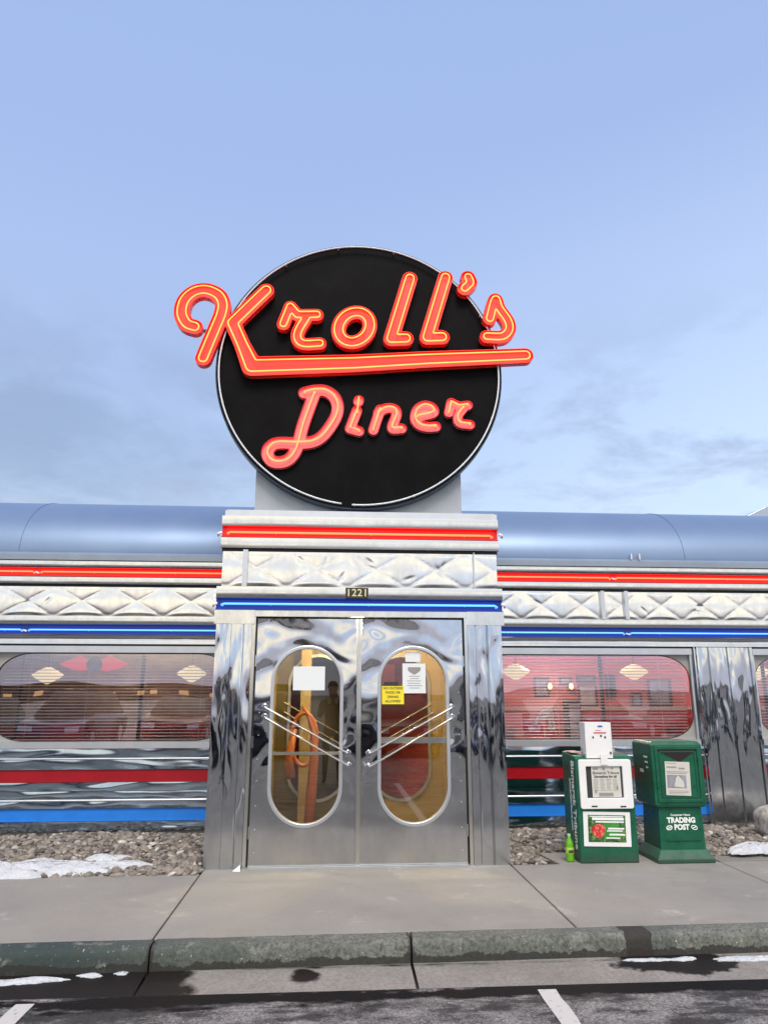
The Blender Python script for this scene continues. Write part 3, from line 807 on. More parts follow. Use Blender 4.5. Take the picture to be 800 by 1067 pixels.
obj('interior_ceiling', B((XL, XR, 1.67, 4.5, 2.5, 2.55)), M['cream'], D)
obj('lobby_wall', B((-1.4, 1.7, 2.70, 2.76, 0, 2.5)), M['brick'], D)
parts('back_wall_panel', plain('tan_wall', (.42, .27, .16), .7, var=.3), D, (XL + .1, -1.8, 4.38, 4.399, 1.0, 2.5))
obj('dark_block', B((-.34, .34, 1.9, 2.4, 0, 2.3)), M['dark'], D)  # added block, only there to darken the view through the left door glass

def pic(x0, x1, z0, z1, mat, label, y=4.39):
    t = thing('picture_frame', label, 'picture', ((x0 + x1) / 2, y, z0), 'framed pictures on the dining room wall')
    f = .03
    parts('frame', M['frame'], t, (x0, x1, y - .03, y, z0, z0 + f), (x0, x1, y - .03, y, z1 - f, z1), (x0, x0 + f, y - .03, y, z0 + f, z1 - f), (x1 - f, x1, y - .03, y, z0 + f, z1 - f))
    obj('photograph', B((x0 + f, x1 - f, y - .012, y, z0 + f, z1 - f)), mat, t)
pic(3.08, 3.32, 1.38, 1.69, M['photo'], 'small grey picture on the pink wall between the two lit sconces and the left lamp')
pic(3.48, 3.68, 1.56, 1.69, M['photo'], 'smallest framed picture on the pink wall above the right sconce')
pic(3.75, 4.05, 1.60, 1.71, M['photo'], 'low wide picture high on the pink wall')
pic(3.76, 4.06, 1.24, 1.57, M['photo2'], 'large pale picture in a dark red frame near the window centre')
pic(4.20, 4.36, 1.38, 1.73, M['dark'], 'narrow dark picture on the pink wall left of the right lamp')
pic(4.60, 4.76, 1.24, 1.45, M['photo'], 'small square picture low on the pink wall near the right lamp')
pic(4.87, 5.24, 1.24, 1.66, M['photo'], 'tall grey picture on the pink wall at the window right end')

def pendant(x, z, y, label):
    t = thing('pendant_lamp', label, 'lamp', (x, y, 2.5), 'cream pendant lamps over the booths')
    bm = bmesh.new(); lathe(bm, [(.010, z - .105), (.05, z - .085), (.17, z - .01), (.175, z + .01), (.10, z + .06), (.03, z + .095)], x, y, 24)
    obj('lamp_shade', bm, M['lamp'], t, smooth=True)
    bm = bmesh.new(); tube(bm, [(x, y, z + .095), (x, y, 2.5)], .006); obj('cord', bm, M['dark'], t)
pendant(2.286, 1.70, 2.3, 'cream pendant lamp in the right window nearest the entrance')
pendant(3.803, 1.70, 2.3, 'cream pendant lamp in the right window above the green box')
pendant(5.406, 1.70, 2.3, 'cream pendant lamp in the window beyond the fluted post')
pendant(-3.392, 1.645, 2.3, 'cream pendant lamp in the left window below the red emblem left wing')
pendant(-1.698, 1.668, 2.3, 'cream pendant lamp in the left window nearest the entrance')

for x, lab in ((3.30, 'lit amber wall sconce, left one of the pair on the pink wall'), (3.63, 'lit amber wall sconce, right one of the pair on the pink wall')):
    t = thing('wall_sconce', lab, 'sconce', (x, 4.3, 1.5), 'lit sconces on the pink wall')
    bm = bmesh.new(); bmesh.ops.create_uvsphere(bm, u_segments=12, v_segments=8, radius=.032, matrix=Matrix.Translation((x, 4.27, 1.54)) @ Matrix.Diagonal((1, 1, 1.5, 1)))
    obj('bulb', bm, M['bulb'], t, smooth=2)
    obj('bracket', B((x - .03, x + .03, 4.30, 4.39, 1.47, 1.60)), M['frame'], t, bevel=.01)

def booth(x, y0, y1, label):
    t = thing('booth_seat', label, 'booth', (x, y0, 0), 'red vinyl booths by the windows')
    obj('backrest', B((x - .09, x + .09, y0, y1, .0, 1.06)), M['redvinyl'], t, bevel=.04, seg=3)
    obj('seat', B((x + .10, x + .50, y0, y1, .1, .45)), M['redvinyl'], t, bevel=.04, seg=3)
for x, lab in ((2.05, 'red vinyl booth behind the right window next to the entrance'), (4.05, 'red vinyl booth behind the right window above the green box'),
               (-3.3, 'red vinyl booth behind the left window at its far end'), (-1.9, 'red vinyl booth behind the left window near the entrance')):
    booth(x, 1.85, 3.2, lab)
# white easel-like chair back seen in the right window
bm = bmesh.new(); poly_prism(bm, [(2.37, 1.0), (2.40, 1.0), (2.56, 1.22), (2.66, 1.26), (2.70, 1.26), (2.72, 1.0), (2.66, 1.0), (2.65, 1.12), (2.52, 1.12), (2.45, 1.0)], 2.2, 2.23)
tag(obj('menu_easel', bm, M['paper']), 'white slanted menu easel standing inside the right window', 'easel')
# tall dark coffee cabinet in front of the pink wall
t = thing('coat_cabinet', 'narrow dark cabinet below the lit sconces against the pink wall', 'cabinet', (3.6, 4.2, 0))
obj('body', B((3.50, 3.70, 4.10, 4.33, .01, 1.34)), M['dark'], t, bevel=.01); obj('door_panel', B((3.52, 3.68, 4.085, 4.099, .1, 1.28)), M['photo'], t)
# wood statue-like coat stand inside left door
t = thing('coat_rack', 'curved orange wooden coat rack seen through the left door window', 'coat rack', (-.3, 1.0, 0))
bm = bmesh.new()
tube(bm, [(-.21, 1.0, .03), (-.19, 1.0, .5), (-.17, 1.0, .8), (-.18, 1.0, 1.05), (-.24, 1.0, 1.22), (-.30, 1.0, 1.30)], [.055, .052, .045, .034, .024, .018], n=10)
obj('pole', bm, M['wood'], t, smooth=2)
bm = bmesh.new(); tube(bm, [(-.28 + .13 * math.cos(a), 1.0, .98 + .26 * math.sin(a)) for a in [2*math.pi*i/24 for i in range(24)]], .022, closed=True)
obj('hoop', bm, M['wood'], t, smooth=2)
bm = bmesh.new(); tube(bm, [(-.40, 1.0, .60), (-.43, 1.0, .8), (-.37, 1.0, 1.08)], [.05, .05, .02]); obj('arm', bm, M['wood'], t, smooth=2)

# red winged emblem in the left window
t = thing('window_emblem', 'red winged emblem with a dark oval centre hanging in the left window', 'sign', (-2.63, 1.58, 1.74))
bm = bmesh.new()
for s_ in (-1, 1):
    poly_prism(bm, [(-2.63 + s_ * .06, 1.80), (-2.63 + s_ * .16, 1.845), (-2.63 + s_ * .24, 1.81), (-2.63 + s_ * .385, 1.752), (-2.63 + s_ * .26, 1.70), (-2.63 + s_ * .14, 1.675), (-2.63 + s_ * .06, 1.69)], 1.57, 1.58)
obj('wing', bm, emit('emblem_red', (1, .07, .08), .55, (.8, .05, .06)), t)
fill_curve('center_plate', [[(-2.63 + .085 * math.cos(a), 1.745 + .085 * math.sin(a)) for a in [2*math.pi*i/24 for i in range(24)]]], 1.562, .006, M['photo'], t)

# ---- papers on the doors
def card(name, x0, x1, z0, z1, y, mat, label, cat, tilt=0, lines=()):
    t = thing(name, label, cat, ((x0 + x1) / 2, y, z0))
    obj('sheet', B((x0, x1, y, y + .0015, z0, z1)), mat, t)
    for (a, b, c, d, m_) in lines: obj('print', B((a, b, y - .0012, y - .0002, c, d)), m_, t)
    return t
card('paper_notice', -.352, -.066, 1.462, 1.672, -.070, M['paper'], 'blank white sheet taped to the left door window', 'notice')
t = card('paper_notice', .640, .852, 1.436, 1.702, -.070, M['paper'], 'white printed sheet on the right door window', 'notice')
obj('logo', poly_prism(bmesh.new(), [(.690, 1.668), (.806, 1.668), (.806, 1.640), (.786, 1.622), (.748, 1.600), (.710, 1.622), (.690, 1.640)], -.0716, -.0704), M['greyink'], t)
bm = bmesh.new()
for q, (a, b) in enumerate(((.70, .80), (.71, .79), (.68, .81), (.69, .80), (.68, .82), (.70, .80))):
    z = 1.585 - q * .021; box(bm, a, b, -.0716, -.0704, z, z + .005)
obj('print', bm, M['greyink'], t)
card('window_sticker', .668, .806, 1.716, 1.806, -.070, M['paper'], 'small pale blue white sticker at the top of the right door window', 'sticker')
t = card('warning_sign', .452, .652, 1.340, 1.500, -.071, M['yellow'], 'yellow sign with black capitals on the right door window', 'sign')
for q, ln in enumerate(('NO OUTSIDE', 'FOOD OR', 'DRINKS', 'ALLOWED')):
    text('lettering', ln, .552, 1.480 - q * .038, -.0725, .0295, M['ink'], t, .001, fat=.0004)
obj('header_strip', B((.470, .60, -.0722, -.0712, 1.501, 1.535)), M['ink'], t)
t = card('wall_poster', .36, .80, 1.34, 1.80, 2.66, M['pinkwall'], 'pink poster with a round crest behind the right door window', 'poster')
fill_curve('crest', [[(.60 + .06 * math.cos(a), 1.52 + .06 * math.sin(a)) for a in [2*math.pi*i/20 for i in range(20)]]], 2.652, .006, M['frame'], t)

# street number
t = thing('number_plate', 'black plates with gold numerals above the doors', 'sign', (.215, YF - .02, 2.29))
obj('plate', B((.110, .163, YF - .022, YF - .012, 2.286, 2.385), (.163, .215, YF - .021, YF - .012, 2.287, 2.384), (.215, .268, YF - .022, YF - .012, 2.286, 2.385), (.268, .320, YF - .021, YF - .012, 2.287, 2.384)), M['ink'], t)
for q, ch in enumerate('1221'): text('numeral', ch, .138 + q * .0515, 2.335, YF - .0245, .095, M['goldnum'], t, .002, fat=.0012)

# ------------------------------------------------------------------ big sign
S = thing('diner_sign', 'round black neon sign reading Kroll\'s Diner above the entrance', 'sign', (.234, .1, 3.12))
DC, DZ, DR = .234, 4.622, 1.457
obj('support_box', B((-.785, 1.257, .10, .60, 3.118, 4.3)), M['signbox'], S, bevel=.004)
circ = lambda r, n=128: [(DC + r * math.cos(2*math.pi*i/n), DZ + r * math.sin(2*math.pi*i/n)) for i in range(n)]
fill_curve('disc', [circ(DR - .012)], -.004, .012, M['signface'], S)
fill_curve('disc_rim', [circ(DR), circ(DR - .011)], -.020, .12, M['signrim'], S)
fill_curve('disc_back', [circ(DR - .013)], .010, .085, M['signrim'], S)
bm = bmesh.new(); N = 160
tube(bm, [(DC + (DR - .038) * math.cos(a), -.052, DZ + (DR - .038) * math.sin(a)) for a in [-R(93) + R(356) * i / N for i in range(N + 1)]], .0085, n=8)
obj('border_tube', bm, M['deadneon'], S, smooth=2)
bm = bmesh.new()
for a in range(4, 360, 24):
    a = R(a); x, z = DC + (DR - .038) * math.cos(a), DZ + (DR - .038) * math.sin(a)
    tube(bm, [(x, -.004, z), (x, -.05, z)], .007); bmesh.ops.create_uvsphere(bm, u_segments=8, v_segments=6, radius=.012, matrix=Matrix.Translation((x, -.05, z)))
obj('tube_standoff', bm, M['deadneon'], S, smooth=2)

SG = {
'K_hook':[(-1.44,5.016),(-1.524,5.05),(-1.579,5.163),(-1.56,5.307),(-1.47,5.409),(-1.351,5.436),(-1.232,5.386),(-1.179,5.295),(-1.182,5.179),(-1.235,5.002),(-1.291,4.828),(-1.337,4.677)],
'K_arm':[(-.744,5.456),(-.902,5.271),(-1.066,5.075),(-.959,4.84),(-.853,4.607),(.177,4.673),(.91,4.741),(1.933,4.819)],
'r1':[(-.557,5.082),(-.493,5.28)],'r2':[(-.493,5.28),(-.417,5.189),(-.219,5.2)],'r3':[(-.326,5.164),(-.404,5.007),(-.402,4.91),(-.335,4.868),(-.183,4.88)],
'l1':[(.741,5.66),(.542,4.956),(.695,4.967)],'l2':[(1.117,5.687),(.914,4.985),(1.068,4.996)],
'apo':[(1.358,5.701),(1.377,5.636),(1.318,5.566)],
's':[(1.572,5.224),(1.639,5.45),(1.678,5.348),(1.764,5.204),(1.77,5.102),(1.696,5.025),(1.534,5.019)],
'D':[(-.327,4.355),(-.227,4.384),(-.12,4.384),(-.035,4.329),(.007,4.234),(-.003,4.125),(-.063,4.004),(-.145,3.895),(-.238,3.839),(-.377,3.821),(-.575,3.818),(-.654,3.765),(-.665,3.691),(-.614,3.628),(-.522,3.623),(-.442,3.671),(-.382,3.784),(-.335,3.996),(-.279,4.187),(-.224,4.355)],
'i_dot':[(.219,4.292),(.215,4.279)],'i_bar':[(.219,4.31),(.205,4.16)],'i':[(.201,4.178),(.134,3.988),(.225,3.962)],
'n1':[(.434,4.199),(.366,3.978)],'n2':[(.415,4.164),(.492,4.213),(.574,4.209),(.599,4.149),(.554,4.005),(.65,4.002)],
'e':[(.81,4.132),(.966,4.178),(.955,4.235),(.878,4.253),(.807,4.202),(.787,4.113),(.829,4.047),(.909,4.025),(.994,4.031)],
'rr1':[(1.154,4.295),(1.129,4.184)],'rr2':[(1.154,4.295),(1.233,4.255),(1.326,4.271)],'rr3':[(1.278,4.24),(1.221,4.156),(1.235,4.078),(1.343,4.061)],
}
SG['o'] = [(.164 + .158 * math.cos(a) + .030 * math.sin(a), 5.075 + .172 * math.sin(a)) for a in [2*math.pi*i/36 for i in range(37)]]
SMOOTH = {'K_hook', 'D', 's', 'n2', 'e', 'rr3', 'r3', 'apo'}
def catmull(p, m=7):
    if len(p) < 3: return p
    q = [(2*p[0][0]-p[1][0], 2*p[0][1]-p[1][1])] + list(p) + [(2*p[-1][0]-p[-2][0], 2*p[-1][1]-p[-2][1])]
    out = []
    for i in range(1, len(q) - 2):
        for j in range(m):
            t = j / m
            out.append(tuple(.5 * ((2*q[i][k]) + (-q[i-1][k]+q[i+1][k])*t + (2*q[i-1][k]-5*q[i][k]+4*q[i+1][k]-q[i+2][k])*t*t + (-q[i-1][k]+3*q[i][k]-3*q[i+1][k]+q[i+2][k])*t**3) for k in (0, 1)))
    return out + [tuple(p[-1])]
STR = {k_: (catmull(v) if k_ in SMOOTH else v) for k_, v in SG.items()}

def field(strokes, radii, h=.008, pad=.14):
    pts = [p for s_ in strokes for p in s_]
    x0, x1 = min(p[0] for p in pts) - pad, max(p[0] for p in pts) + pad
    z0, z1 = min(p[1] for p in pts) - pad, max(p[1] for p in pts) + pad
    xs = np.arange(x0, x1, h); zs = np.arange(z0, z1, h); X, Z = np.meshgrid(xs, zs, indexing='ij')
    F = np.full(X.shape, 9.)
    for s_, rd in zip(strokes, radii):
        for i in range(len(s_) - 1):
            a, b = np.array(s_[i]), np.array(s_[i + 1]); ab = b - a; L2 = max(ab @ ab, 1e-12)
            t = np.clip(((X - a[0]) * ab[0] + (Z - a[1]) * ab[1]) / L2, 0, 1)
            d = np.hypot(X - a[0] - t * ab[0], Z - a[1] - t * ab[1])
            ra = rd(a) if callable(rd) else rd; rb = rd(b) if callable(rd) else rd
            F = np.minimum(F, d - (ra + (rb - ra) * t))
    return xs, zs, F
def contours(xs, zs, F, lv=0.):
    G = F - lv; G[np.abs(G) < 1e-9] = 1e-9; S_ = G < 0; seg = {}
    def ex(i, j, k_):      # edge crossing point, keyed
        if k_ == 0: a, b = G[i, j], G[i+1, j]; return (xs[i] + (xs[i+1]-xs[i]) * a/(a-b), zs[j])
        a, b = G[i, j], G[i, j+1]; return (xs[i], zs[j] + (zs[j+1]-zs[j]) * a/(a-b))
    T = {1:[(3,0)],2:[(0,1)],3:[(3,1)],4:[(1,2)],5:[(3,2),(1,0)],6:[(0,2)],7:[(3,2)],8:[(2,3)],9:[(2,0)],10:[(0,3),(2,1)],11:[(2,1)],12:[(1,3)],13:[(1,0)],14:[(0,3)]}
    E = lambda i, j, e: ((i, j, 0), (i+1, j, 1), (i, j+1, 0), (i, j, 1))[e]
    c = S_[:-1, :-1] * 1 + S_[1:, :-1] * 2 + S_[1:, 1:] * 4 + S_[:-1, 1:] * 8
    for i, j in zip(*np.nonzero((c > 0) & (c < 15))):
        for a, b in T[int(c[i, j])]: seg[E(i, j, a)] = E(i, j, b)
    loops = []
    while seg:
        st_ = next(iter(seg)); lp = []; cur = st_
        while cur in seg:
            lp.append(ex(*cur)); cur = seg.pop(cur)
        if len(lp) > 12: loops.append(lp)
    return loops
def simp(lp, n=2):
    m = len(lp); q = [tuple((lp[(i-1) % m][k]+2*lp[i][k]+lp[(i+1) % m][k]) / 4 for k in (0, 1)) for i in range(m)]
    return q[::n]

def under(a, b):   # the underline tapers from left to right
    return lambda p: a if p[0] < -.95 and p[1] > 4.7 else (b + (a * 1.32 - b) * max(0, min(1, (1.95 - p[0]) / 2.8)) if p[1] < 4.85 else a)
def letter(name, strokes, chan, y0, depth, pan, gas, outline=None, center=None, label=None):
    """shallow pan letter: floor, raised return and the neon that lies in it"""
    ks = [STR[s_] for s_ in strokes]
    rads = chan if isinstance(chan, list) else [chan] * len(ks)
    F = field(ks, rads); lps = [simp(l) for l in contours(*F)]
    inn = [simp(l) for l in contours(F[0], F[1], F[2], -.007)]
    yf = y0 - depth
    L_ = sub(name, S, (ks[0][0][0], y0, ks[0][0][1]))
    fill_curve('pan', lps, y0 - depth * .55, depth * .55, pan, L_, smooth=True)
    fill_curve('return_edge', lps + inn, yf, depth * .45, M['rimlit'] if pan is M['letter'] else M['rimpink'], L_)
    bm = bmesh.new(); ty = yf - .012
    if outline:
        for grp, rr in outline:
            F2 = field([STR[g] for g in grp], [rr] * len(grp))
            for l in contours(*F2):
                l = simp(l, 3); tube(bm, [(x, ty, z) for x, z in l], .0068, closed=True, n=6)
    if center:
        for g in center:
            tube(bm, [(x, ty, z + .012) for x, z in STR[g]], .0082, n=6)
            for p in (STR[g][0], STR[g][-1]): tube(bm, [(p[0], ty, p[1] + .012), (p[0], y0 - depth * .5, p[1] + .008)], .008, n=6)
    obj('neon_tube', bm, gas, L_, smooth=2)
    return L_
M['rimlit'] = plain('salmon_return', (.60, .02, .015), .35)
M['rimpink'] = plain('crimson_return', (.50, .01, .025), .35)
letter('letter', ['K_hook', 'K_arm'], [.080, under(.080, .082)], -.02, .075, M['letter'], M['neonletter'], outline=[(['K_hook'], .043), (['K_arm'], under(.046, .044))])
letter('letter', ['r1', 'r2', 'r3'], .067, -.02, .075, M['letter'], M['neonletter'], outline=[(['r1', 'r2', 'r3'], .034)])
letter('letter', ['o'], .074, -.02, .075, M['letter'], M['neonletter'], outline=[(['o'], .044)])
letter('letter', ['l1'], .080, -.02, .075, M['letter'], M['neonletter'], outline=[(['l1'], .043)])
letter('letter', ['l2'], .080, -.02, .075, M['letter'], M['neonletter'], outline=[(['l2'], .043)])
letter('apostrophe', ['apo'], .078, -.02, .075, M['letter'], M['neonletter'], outline=[(['apo'], .036)])
letter('letter', ['s'], .072, -.02, .075, M['letter'], M['neonletter'], outline=[(['s'], .036)])
letter('letter', ['D'], .062, -.005, .045, M['letterpink'], M['neondiner'], center=['D'])
letter('letter', ['i_dot', 'i'], .053, -.005, .045, M['letterpink'], M['neondiner'], center=['i_bar', 'i'])
letter('letter', ['n1', 'n2'], .053, -.005, .045, M['letterpink'], M['neondiner'], center=['n1', 'n2'])
letter('letter', ['e'], .054, -.005, .045, M['letterpink'], M['neondiner'], center=['e'])
letter('letter', ['rr1', 'rr2', 'rr3'], .050, -.005, .045, M['letterpink'], M['neondiner'], center=['rr1', 'rr2', 'rr3'])
# arms that carry the letters that reach past the disc
for b_ in ((-1.5, -1.15, .012, .03, 5.02, 5.05), (-1.30, -1.15, .012, .03, 4.86, 4.88), (1.5, 1.70, .012, .03, 5.03, 5.06), (1.6, 1.85, .012, .03, 4.80, 4.82)): obj('letter_bracket', B(b_), M['signrim'], S)

# ------------------------------------------------------------------ newspaper boxes
nb = thing('newspaper_box', 'green newspaper box with white window frame and white coin unit on top', 'newspaper box', (2.45, .05, 0))
YB = -.115
bm = bmesh.new()
extrude_x(bm, [(YB, .0), (YB, .868), (YB + .03, .885), (YB + .38, .905), (YB + .38, .0)], 2.182, 2.705); bmesh.ops.recalc_face_normals(bm, faces=bm.faces)
obj('body', bm, M['green'], nb, bevel=.008)
fill_curve('door_frame', [rrect(2.205, 2.685, .445, .860, .02, .02, 4), rrect(2.270, 2.602, .535, .800, .006, .006, 2)], YB - .028, .027, M['white'], nb, bevel=.006)
obj('window_back', B((2.262, 2.61, YB - .006, YB - .001, .528, .808)), M['ink'], nb)
parts('door_slot', M['ink'], nb, (2.300, 2.352, YB - .030, YB - .0275, .462, .474), (2.560, 2.612, YB - .030, YB - .0275, .458, .470))
cb = obj('coin_box', B((2.288, 2.530, YB - .012, YB + .13, .870, 1.178)), M['white'], nb, bevel=.01)
obj('coin_slot_plate', B((2.408, 2.470, YB - .040, YB - .029, .815, .905)), M['white'], cb, bevel=.003)
obj('coin_knob', B((2.505, 2.518, YB - .02, YB - .012, .905, .925)), M['ink'], cb)
bm = bmesh.new()
for x, z, w_, h_ in ((2.352, 1.040, .014, .018), (2.425, 1.052, .016, .018), (2.462, 1.040, .016, .018)): box(bm, x, x + w_, YB - .0145, YB - .0122, z, z + h_)
obj('icon', bm, M['ink'], cb)
bm = bmesh.new()
for x, z, w_ in ((2.385, 1.108, .05), (2.365, 1.090, .12), (2.37, 1.083, .11)): box(bm, x, x + w_, YB - .0145, YB - .0122, z, z + .004)
obj('red_print', bm, M['redink'], cb)
obj('maker_badge', poly_prism(bmesh.new(), [(2.43 + .026 * math.cos(a), 1.145 + .008 * math.sin(a)) for a in [2*math.pi*i/16 for i in range(16)]], YB - .0145, YB - .0122), M['blueink'], cb)
parts('conduit', M['alum'], nb, (2.268, 2.287, YB + .01, YB + .06, .905, .955), (2.531, 2.56, YB + .01, YB + .05, .915, .95), bevel=.004)
RS = Matrix.Rotation(R(-90), 4, 'Z') @ Matrix.Rotation(R(90), 4, 'X') @ Matrix.Rotation(R(-90), 4, 'Z')
text('side_lettering', 'Bismarck Tribune', 2.1805, .47, YB + .085, .105, M['lettering'], nb, .002, rot=RS, fat=.002)
text('side_lettering', 'bismarcktribune.com', 2.1805, .46, YB + .17, .052, M['lettering'], nb, .002, rot=RS, fat=.001)
# newspaper inside
n1 = thing('newspaper', 'grey newspaper front page behind the white framed window', 'newspaper', (2.45, YB - .008, .53))
obj('sheet', B((2.322, 2.585, YB - .012, YB - .0075, .540, .800)), M['news'], n1)
bm = bmesh.new()
box(bm, 2.335, 2.385, YB - .0135, YB - .0122, .772, .790); box(bm, 2.425, 2.445, YB - .0135, YB - .0122, .770, .792); box(bm, 2.50, 2.525, YB - .0135, YB - .0122, .776, .790)
box(bm, 2.38, 2.51, YB - .0135, YB - .0122, .548, .578); box(bm, 2.345, 2.362, YB - .0135, YB - .0122, .575, .60); box(bm, 2.545, 2.557, YB - .0135, YB - .0122, .60, .635)
obj('picture', bm, M['greyink'], n1)
text('masthead', 'Bismarck Tribune', 2.453, .745, YB - .0138, .034, M['ink'], n1, .001)
text('headline', 'Something for all', 2.448, .714, YB - .0138, .030, M['ink'], n1, .001, fat=.0006)
bm = bmesh.new()
for c_ in range(4):
    for r_ in range(9):
        box(bm, 2.338 + c_ * .058, 2.338 + c_ * .058 + random.uniform(.035, .050), YB - .0135, YB - .0122, .69 - r_ * .0115, .693 - r_ * .0115)
obj('print', bm, M['greyink'], n1)
# picture card on the lower front
cd = thing('advert_card', 'white bordered picture card with a red strawberry on the lower front of the box', 'card', (2.43, YB - .004, .13))
rotm = Matrix.Translation((2.43, 0, .28)) @ Matrix.Rotation(R(1.5), 4, 'Y') @ Matrix.Translation((-2.43, 0, -.28))
def rbox(*bs):
    bm = B(*bs); bmesh.ops.transform(bm, matrix=rotm, verts=bm.verts); return bm
obj('border', rbox((2.222, 2.645, YB - .006, YB - .001, .135, .418)), M['white'], cd)
obj('picture', rbox((2.262, 2.600, YB - .0075, YB - .0062, .170, .392)), M['picdark'], cd)
obj('green_leaf', rbox((2.40, 2.54, YB - .0085, YB - .0077, .20, .345)), M['picgreen'], cd)
bm = bmesh.new(); poly_prism(bm, [(2.352 + (.062 - .018 * math.sin(a)) * math.cos(a) * -1, .262 + .058 * -math.sin(a) * (1 + .08 * math.cos(3 * a))) for a in [2*math.pi*i/20 for i in range(20)]], YB - .0096, YB - .0087)
obj('strawberry', bm, M['strawberry'], cd)
bm = rbox(*[(a, b, YB - .0096, YB - .0088, z, z + h_) for a, b, z, h_ in ((2.30, 2.585, .350, .022), (2.33, 2.585, .330, .012), (2.44, 2.585, .275, .014), (2.43, 2.57, .258, .010), (2.45, 2.59, .226, .014), (2.42, 2.545, .200, .010), (2.28, 2.58, .376, .008))])
obj('print', bm, M['lettering'], cd)
tag(obj('loose_paper', B((2.195, 2.285, .02, .20, .906, .914)), plain('pinkish_paper', (.65, .42, .36), .7)), 'folded pinkish paper lying on top of the green box beside the coin unit', 'paper')

g = thing('newspaper_box', 'all green hooded newspaper box on a flared pedestal lettered Trading Post', 'newspaper box', (3.1, .05, 0))
YG = -.150
def loft(secs):
    bm = bmesh.new(); vs = [[bm.verts.new((x, y, z)) for x, y in ((x0, y0), (x1, y0), (x1, y1), (x0, y1))] for z, x0, x1, y0, y1 in secs]
    for a, b in zip(vs, vs[1:]):
        for i in range(4): bm.faces.new((a[i], a[(i+1) % 4], b[(i+1) % 4], b[i]))
    bm.faces.new(vs[0][::-1]); bm.faces.new(vs[-1]); bmesh.ops.recalc_face_normals(bm, faces=bm.faces); return bm
obj('hood', loft([(.452, 2.895, 3.330, YG + .01, YG + .40), (.475, 2.875, 3.348, YG, YG + .42), (.985, 2.875, 3.348, YG, YG + .42), (1.012, 2.90, 3.325, YG + .02, YG + .40)]), M['green'], g, bevel=.008)
obj('pedestal', loft([(.10, 2.905, 3.318, YG + .035, YG + .39), (.452, 2.915, 3.308, YG + .035, YG + .37)]), M['green'], g, bevel=.006)
obj('base', loft([(.0, 2.845, 3.362, YG - .03, YG + .44), (.035, 2.845, 3.362, YG - .03, YG + .44), (.105, 2.90, 3.320, YG + .025, YG + .39)]), M['green'], g, bevel=.008)
fill_curve('door_border', [rrect(2.905, 3.322, .495, .972, .012, .012, 3), rrect(2.930, 3.297, .522, .945, .01, .01, 3)], YG - .010, .010, M['green'], g, bevel=.003)
fill_curve('door_border', [rrect(2.945, 3.282, .535, .930, .01, .01, 3), rrect(2.955, 3.272, .545, .920, .01, .01, 3)], YG - .005, .005, M['darkgreen'], g)
bm = bmesh.new(); poly_prism(bm, [(2.935, .940), (3.292, .940), (3.292, .928), (3.17, .858), (3.130, .832), (3.09, .858), (2.935, .928)], YG - .003, YG - .0005)
obj('pull_opening', bm, plain('dark_maroon', (.012, .003, .004), .7), g)
obj('front_ledge', B((2.96, 3.28, YG + .025, YG + .036, .175, .182)), M['darkgreen'], g)
text('small_lettering', 'Consumer News', 3.108, .385, YG + .0335, .026, M['lettering'], g, .002, fat=.0005)
text('lettering', 'TRADING', 3.112, .340, YG + .0335, .060, M['lettering'], g, .002, fat=.0032, sx=.98)
text('lettering', 'POST', 3.112, .283, YG + .0335, .060, M['lettering'], g, .002, fat=.0032, sx=.95)
bm = bmesh.new()
for cx, s_ in ((2.998, -1), (3.226, 1)):
    tube(bm, [(cx + .026 * math.cos(a), YG + .033, .280 + .017 * math.sin(a) - s_ * .004 * math.cos(a)) for a in [2*math.pi*i/14 for i in range(14)]], .004, closed=True, n=5)
    tube(bm, [(cx - .02, YG + .033, .272), (cx + .02, YG + .033, .288)], .004, n=5)
obj('ornament', bm, M['lettering'], g)
bm = bmesh.new()
for q in range(3): box(bm, 2.873, 2.876, YG + .09, YG + .17 - q * .02, .865 - q * .045, .880 - q * .045)
box(bm, 2.873, 2.876, YG + .20, YG + .27, .73, .76)
obj('side_sticker', bm, M['lettering'], g)
n2 = thing('newspaper', 'pale newspaper with a photograph leaning behind the green hood window', 'newspaper', (3.1, YG - .006, .53))
rm = Matrix.Translation((3.10, 0, .68)) @ Matrix.Rotation(R(2.0), 4, 'Y') @ Matrix.Translation((-3.10, 0, -.68))
def rb(*bs):
    bm = B(*bs); bmesh.ops.transform(bm, matrix=rm, verts=bm.verts); return bm
obj('sheet', rb((2.985, 3.213, YG - .0075, YG - .0045, .553, .838)), M['news'], n2)
obj('photograph', rb((3.0, 3.175, YG - .0088, YG - .0077, .615, .725)), M['photo'], n2)
obj('bright_figure', poly_prism(bmesh.new(), [(3.06, .63), (3.15, .62), (3.15, .665), (3.12, .705), (3.10, .72), (3.08, .70), (3.07, .66)], YG - .0098, YG - .009), M['news'], n2)
bm = rb(*[(a, b, YG - .0088, YG - .0077, z, z + h_) for a, b, z, h_ in ((2.995, 3.09, .822, .004), (3.00, 3.09, .785, .012), (3.11, 3.165, .775, .014), (2.995, 3.205, .752, .004), (3.0, 3.18, .738, .006), (3.01, 3.19, .590, .004), (3.01, 3.19, .578, .004), (3.01, 3.15, .566, .003))])
obj('print', bm, M['greyink'], n2)

